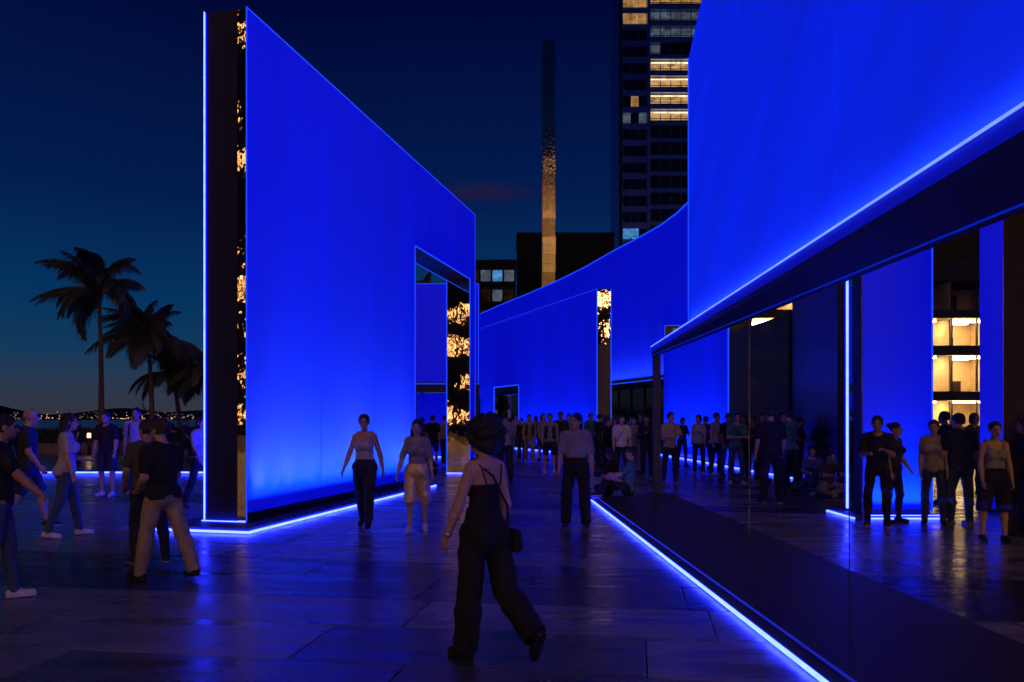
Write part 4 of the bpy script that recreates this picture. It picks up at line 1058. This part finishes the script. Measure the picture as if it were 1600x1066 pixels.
# centre
person('woman in a pale sleeveless top and dark jeans walking beside the glowing wall', 570, 11.85, 1.70, 176, 'walk', 'f', 0, ('tank', 'lavender'), ('jeans', 'navy'), 'black', ('pony', 'brown'), head=(8, 2), seed=2, mods=dict(arms=((-10, 16, 14, -.05), (10, 16, 18, -.05))))
person('woman with long hair, shiny tan shorts and a black handbag', 652, 11.42, 1.61, 182, 'walk2', 'f', 2, ('shirt', 'grey'), ('bermuda', 'gold'), 'white', ('long', 'black'), ('hand', 'l', 'black'), seed=3,
       mods=dict(tuck=1, legs=((-6, 2, 8, -10), (8, 2, 4)), arms=((-4, 13, 30, .0), (4, 18, 18, -.05))))
person('man in a grey shirt tucked into dark trousers standing alone mid walkway', 900, 12.07, 1.72, 178, 'stand', 'm', 0, ('shirt', 'grey'), ('trousers', 'black'), 'black', ('short', 'black'), head=(-38, 0), seed=4, mods=dict(legs=((4, 6, 4), (-3, 7, 2)), arms=((4, 10, 14, .02), (-4, 12, 10, .0)), tuck=1))
person('man in a grey tee walking away just behind the foreground woman', 789, 20.6, 1.82, 8, 'walk', 'm', 1, ('tee', 'grey'), ('trousers', 'charcoal'), 'black', ('short', 'black'), seed=5)
person('person in a dark waistcoat and rolled trousers walking from the far blue wall', 827, 29.3, 1.80, 184, 'walk', 'm', 0, ('vest', 'grey'), ('trousers', 'khaki'), 'white', ('short', 'black'), seed=6)
person('person in a waistcoat and dark shorts facing the viewer near the far wall', 859, 23.9, 1.80, 180, 'stand', 'm', 0, ('vest', 'grey'), ('shorts', 'navy'), 'white', ('short', 'black'), seed=7)
person('man in a dark shirt just behind the one in dark shorts', 876, 26.5, 1.88, 178, 'stand2', 'm', 1, ('tee', 'charcoal'), ('trousers', 'navy'), 'black', ('short', 'black'), seed=8)
person('small figure in grey almost hidden behind the man in the tucked grey shirt', 889, 29.0, 1.83, 170, 'stand', 'f', 2, ('tee', 'grey'), ('trousers', 'charcoal'), 'black', ('bob', 'brown'), seed=9)
person('person in a teal tee between the tucked grey shirt and the mirrored end', 923, 28.5, 1.86, 188, 'phone', 'm', 0, ('tee', 'teal'), ('jeans', 'denim'), 'white', ('short', 'black'), seed=10)
person('person in black standing sideways at the mirrored wall end', 948, 21.8, 1.70, 250, 'stand2', 'm', 1, ('long', 'black'), ('trousers', 'black'), 'black', ('short', 'black'), seed=11)
person('person in a white shirt with a crossbody bag behind the seated figure', 971, 21.0, 1.74, 182, 'stand', 'm', 2, ('tee', 'white'), ('trousers', 'navy'), 'black', ('short', 'brown'), ('cross', 'r', 'brown'), seed=12)
person('woman in a pale top and light shorts looking at a phone', 991, 24.0, 1.70, 160, 'phone', 'f', 2, ('tee', 'grey'), ('shorts', 'tan'), 'black', ('bob', 'black'), seed=13)
person('person in a dark shirt beside the glass corner holding a phone', 1011, 23.2, 1.76, 150, 'phone', 'm', 0, ('long', 'navy'), ('trousers', 'charcoal'), 'black', ('short', 'black'), seed=14)
person('person sitting on the ground at the end of the black plinth', 980, 15.2, 1.72, 82, 'sit_knees', 'm', 0, ('tee', 'teal'), ('trousers', 'black'), 'charcoal', ('short', 'black'), head=(0, -8), seed=15, zoff=.085)
person('huddled person in black sitting close behind the one on the plinth', 963, 16.5, 1.62, 60, 'sit_cross', 'f', 1, ('long', 'black'), ('trousers', 'black'), 'black', ('long', 'black'), head=(0, -12), seed=60)
# far doorway and portal groups
person('person in a dark top left of the far doorway', 752, 33.0, 1.72, 190, 'stand', 'm', 1, ('tee', 'navy'), ('trousers', 'navy'), 'black', ('short', 'black'), seed=16)
person('person with a bun standing before the far doorway', 766, 36.0, 1.76, 20, 'stand2', 'f', 0, ('tee', 'charcoal'), ('trousers', 'black'), 'black', ('bun', 'black'), seed=17)
person('tall person in black before the far doorway', 778, 38.0, 1.86, 175, 'stand', 'm', 2, ('tee', 'black'), ('trousers', 'black'), 'black', ('short', 'brown'), seed=18)
person('person in tan standing in for a gold reflection at the right side of the far doorway', 806, 40.0, 1.86, 180, 'phone', 'm', 2, ('tee', 'tan'), ('trousers', 'khaki'), 'white', ('short', 'black'), seed=19)  # gold reflection in the doorway, added as a person
person('person in black seen from behind through the tall portal', 676, 27.0, 1.76, 5, 'stand2', 'm', 1, ('tee', 'black'), ('shorts', 'navy'), 'black', ('short', 'black'), seed=20)
person('person in a grey tee seen from behind through the tall portal', 695, 28.0, 1.76, -8, 'walk', 'm', 0, ('tee', 'grey'), ('trousers', 'navy'), 'brown', ('short', 'black'), seed=21)
person('figure in navy at the left side inside the portal', 660, 30.0, 1.70, 20, 'stand', 'f', 0, ('tee', 'navy'), ('trousers', 'navy'), 'black', ('bob', 'black'), seed=22)
# left group
person('man in black cut by the left picture edge with his arm reaching out', -2, 7.05, 1.68, -62, 'stride', 'm', 1, ('tee', 'black'), ('jeans', 'denim'), 'white', ('short', 'black'), head=(10, 0), seed=23, mods=dict(legs=((10, 3, 4), (-8, 3, 6, -5)), arms=((-12, 10, 14, .1), (36, 12, 10, -.05))))
TEE = mat('white tee print', (.55, .55, .6), rough=.8)
def print_(t, arms, tp, legs):
    m = MB()
    for q, (x, z, r_) in enumerate(((-.03, .30, .04), (.03, .29, .035), (0, .25, .045))):
        ring = [tuple(tp((x + r_ * math.cos(a * .785), .146 - .25 * abs(x), z + r_ * .7 * math.sin(a * .785)))) for a in range(8)]
        m.add(ring, [tuple(range(8))])
    m.build('shirt_print', TEE, t)
person('bald man in a dark tee and shorts behind the left edge man', 43, 11.6, 1.78, -70, 'walk', 'm', 0, ('tee', 'charcoal'), ('shorts', 'navy'), 'charcoal', ('bald', 'black'), seed=24, mods=dict(arms=((-14, 9, 20, .05), (10, 12, 24, .1))), extra=None)
person('woman in a lavender tee and blue jeans with white sneakers', 103, 10.95, 1.72, -62, 'walk', 'f', 2, ('tee', 'lavender'), ('jeans', 'denim'), 'white', ('long', 'black'), seed=25, mods=dict(legs=((14, 3, 4), (-10, 3, 10, -8)), arms=((8, 10, 70, .6), (2, 9, 14, .05))))
person('man in a black tee and dark shorts facing the viewer below the tallest palm', 167, 16.8, 1.79, 176, 'stand', 'm', 0, ('tee', 'black'), ('shorts', 'navy'), 'white', ('short', 'black'), seed=26)
person('man in a pale tee with a backpack', 214, 17.3, 1.88, 188, 'stand2', 'm', 2, ('tee', 'lavender'), ('trousers', 'navy'), 'tan', ('short', 'black'), ('back', 'l', 'navy'), seed=27)
person('person in an olive top half hidden behind the man in khaki trousers', 230, 8.95, 1.63, 40, 'stand2', 'm', 1, ('tee', 'olive'), ('jeans', 'navy'), 'charcoal', ('short', 'brown'), head=(20, 0), seed=28, mods=dict(legs=((8, 4, 8), (-14, 6, 4))))
person('man in a black tee and khaki trousers standing with feet wide apart', 254, 8.05, 1.66, 62, 'stride', 'm', 0, ('tee', 'black'), ('trousers', 'khaki'), 'black', ('short', 'brown'), head=(8, 0), seed=29, build=1.03, mods=dict(legs=((15, 4, 4), (-21, 4, 4, -8)), arms=((-4, 8, 60, .4), (10, 8, 60, .3))))
person('person with a dark bag half hidden behind the portal wall edge', 313, 14.4, 1.68, 240, 'walk', 'f', 2, ('tee', 'pale'), ('jeans', 'black'), 'black', ('bob', 'black'), ('hand', 'r', 'black'), seed=30)
for k, (px, Y, lab) in enumerate(((20, 27, 'distant stroller near the far left end of the kerb'), (122, 29, 'distant stroller behind the woman in lavender'), (262, 30, 'distant stroller behind the man in khaki trousers'), (290, 26, 'distant stroller beside the shorter leaning palm'), (243, 27, 'distant stroller close to the middle palm trunk'))):
    person(lab, px, Y, 1.68 + .04 * (k % 3), 60 + 70 * k, ('walk', 'stand', 'phone')[k % 3], 'mf'[k % 2], k % 4, ('tee', ('charcoal', 'navy', 'black')[k % 3]), ('trousers', 'black'), 'black', ('short', 'black'), seed=50 + k)
FAR = [(815, 33, 'small figure in charcoal between the far doorway and the waistcoat walker', 'charcoal', 'stand2'), (838, 34, 'small figure in navy at the far wall right of the waistcoat walker', 'navy', 'phone'), (848, 31, 'small figure in grey half behind the waistcoat and shorts', 'grey', 'stand'),
       (907, 33, 'small figure in black at the far wall right of the tucked grey shirt', 'black', 'onehand'), (936, 27, 'small figure in navy leaning in by the mirrored end', 'navy', 'stand2'), (960, 30, 'small figure in charcoal under the curved wall beam', 'charcoal', 'phone'),
       (983, 32, 'small figure in teal under the curved wall beam', 'teal', 'stand'), (1001, 29, 'small figure in black beside the woman with light shorts', 'black', 'crossed'), (743, 37, 'small figure in olive just right of the portal wall end', 'olive', 'stand'),
       (787, 34, 'small figure in brown between the doorway and the man in grey', 'brown', 'stand2'), (798, 31, 'small figure in black right of the man walking away in grey', 'black', 'crossed')]
for k, (px, Y, lab, c_, po_) in enumerate(FAR):
    person(lab, px, Y, 1.66 + .05 * ((k * 7) % 5), (150, 25, 205, 95, 300, 170, 240)[k % 7], po_, 'mf'[(k // 2) % 2], k % 4, ('tee' if k % 3 else 'long', c_), (('trousers', 'jeans', 'shorts')[k % 3], ('black', 'navy', 'charcoal')[k % 3]), 'black', (('short', 'bob', 'long', 'short')[k % 4], 'black'), seed=70 + k, h=.022)
REFL = [(1066, 27, 'reflected figure in navy behind the glass left of the white tee woman', 'navy', 'phone', 200), (1104, 26, 'reflected figure in black between the pair behind the glass', 'black', 'stand2', 30), (1164, 23, 'reflected figure in charcoal just left of the gold glass joint', 'charcoal', 'onehand', 140), (1190, 21, 'reflected figure in brown left of the broad man in black', 'brown', 'stand', 190), (1248, 20, 'reflected figure in black before the navy wall', 'black', 'crossed', 230), (1428, 16, 'reflected figure in black passing behind the pillar wall couple', 'black', 'walk', 80), (1520, 17, 'reflected figure in charcoal right of the broad man in navy', 'charcoal', 'stand2', 200)]
for k, (px, Y, lab, c_, po_, yw) in enumerate(REFL):
    person(lab, px, Y, 1.68 + .04 * (k % 4), yw, po_, 'fm'[k % 2], (k + 1) % 4, ('tee', c_), ('jeans', ('navy', 'black')[k % 2]), 'black', (('bob', 'short', 'long')[k % 3], 'black'), seed=90 + k, group=GL, h=.021)
# people reflected in the mirrored wall, built as figures behind the glass
person('reflected man in a tan shirt standing just behind the glass corner', 1047, 19.6, 1.80, 196, 'phone', 'm', 0, ('tee', 'tan'), ('jeans', 'navy'), 'grey', ('short', 'black'), seed=31, group=GL)
person('reflected woman in a white tee at the left of the pair behind the glass', 1092, 23.3, 1.76, 150, 'stand', 'f', 2, ('tee', 'pale'), ('jeans', 'navy'), 'white', ('bob', 'black'), seed=32, group=GL)
person('reflected woman in a grey tee at the right of the pair behind the glass', 1118, 22.8, 1.82, 222, 'stand2', 'f', 0, ('tee', 'lavender'), ('jeans', 'navy'), 'white', ('short', 'black'), seed=33, group=GL)
person('reflected man with folded arms and denim jeans left of the gold glass joint', 1151, 19.9, 1.80, 176, 'crossed', 'm', 0, ('tee', 'teal'), ('jeans', 'denim'), 'white', ('short', 'black'), bag=('cross', 'l', 'black'), seed=34, group=GL)
person('reflected person in black behind the man with folded arms', 1137, 22.6, 1.80, 200, 'stand', 'm', 1, ('tee', 'black'), ('jeans', 'denim'), 'black', ('short', 'black'), seed=35, group=GL)
person('reflected person in dark clothes right behind the gold glass joint', 1176, 20.2, 1.72, 150, 'phone', 'm', 1, ('tee', 'navy'), ('jeans', 'navy'), 'tan', ('short', 'black'), seed=36, group=GL)
person('reflected broad man in black seen from behind in the glass', 1205, 15.3, 1.86, 4, 'stand', 'm', 0, ('tee', 'black'), ('trousers', 'black'), 'charcoal', ('short', 'black'), build=1.06, seed=37, group=GL)
person('reflected person in a teal tee right of the broad man in black', 1234, 17.6, 1.85, 20, 'onehand', 'm', 2, ('tee', 'teal'), ('jeans', 'navy'), 'black', ('short', 'brown'), seed=38, group=GL)
person('reflected person glimpsed between the broad man and the teal tee', 1222, 19.6, 1.80, 185, 'stand', 'f', 2, ('tee', 'charcoal'), ('jeans', 'black'), 'black', ('bob', 'black'), seed=39, group=GL)
person('reflected seated person in a blue top at the foot of the navy wall', 1268, 17.0, 1.70, 165, 'sit_cross', 'f', 2, ('tee', 'blue'), ('jeans', 'denim'), 'white', ('bob', 'black'), seed=40, group=GL)
person('reflected seated person in brown beside the pillar wall', 1291, 16.6, 1.55, 195, 'sit_cross', 'm', 2, ('tee', 'brown'), ('trousers', 'khaki'), 'tan', ('short', 'brown'), seed=41, group=GL)
person('reflected man in black holding his hands together in front of the pillar wall', 1371, 12.05, 1.68, 152, 'phone', 'm', 1, ('tee', 'black'), ('jeans', 'black'), 'charcoal', ('short', 'black'), seed=42, group=GL)
person('reflected woman in a dark grey tee beside the man before the pillar wall', 1396, 12.45, 1.58, 218, 'stand2', 'f', 0, ('tee', 'charcoal'), ('jeans', 'navy'), 'black', ('bun', 'black'), seed=43, group=GL)
person('reflected woman in a tan top at the right edge of the pillar wall', 1459, 12.25, 1.62, 150, 'stand', 'f', 2, ('tee', 'tan'), ('jeans', 'denim'), 'black', ('pony', 'brown'), seed=44, group=GL)
person('reflected broad man in a navy tee and light jeans in front of the lit offices', 1500, 12.1, 1.72, 8, 'stand2', 'm', 0, ('tee', 'navy'), ('jeans', 'denim'), 'grey', ('short', 'black'), build=1.14, seed=45, group=GL)
person('reflected person in black glimpsed behind the broad man in navy', 1478, 15.2, 1.78, 30, 'stand', 'm', 1, ('tee', 'black'), ('jeans', 'navy'), 'black', ('short', 'black'), seed=46, group=GL)
person('reflected woman in a grey top and black knee shorts at the right', 1553, 10.6, 1.60, 172, 'stand', 'f', 0, ('tank', 'grey'), ('bermuda', 'black'), 'navy', ('bun', 'brown'), seed=47, group=GL)
person('reflected person in black cut by the right picture edge', 1606, 11.0, 1.66, 60, 'stand2', 'f', 1, ('long', 'black'), ('wide', 'black'), 'black', ('long', 'black'), seed=48, group=GL)
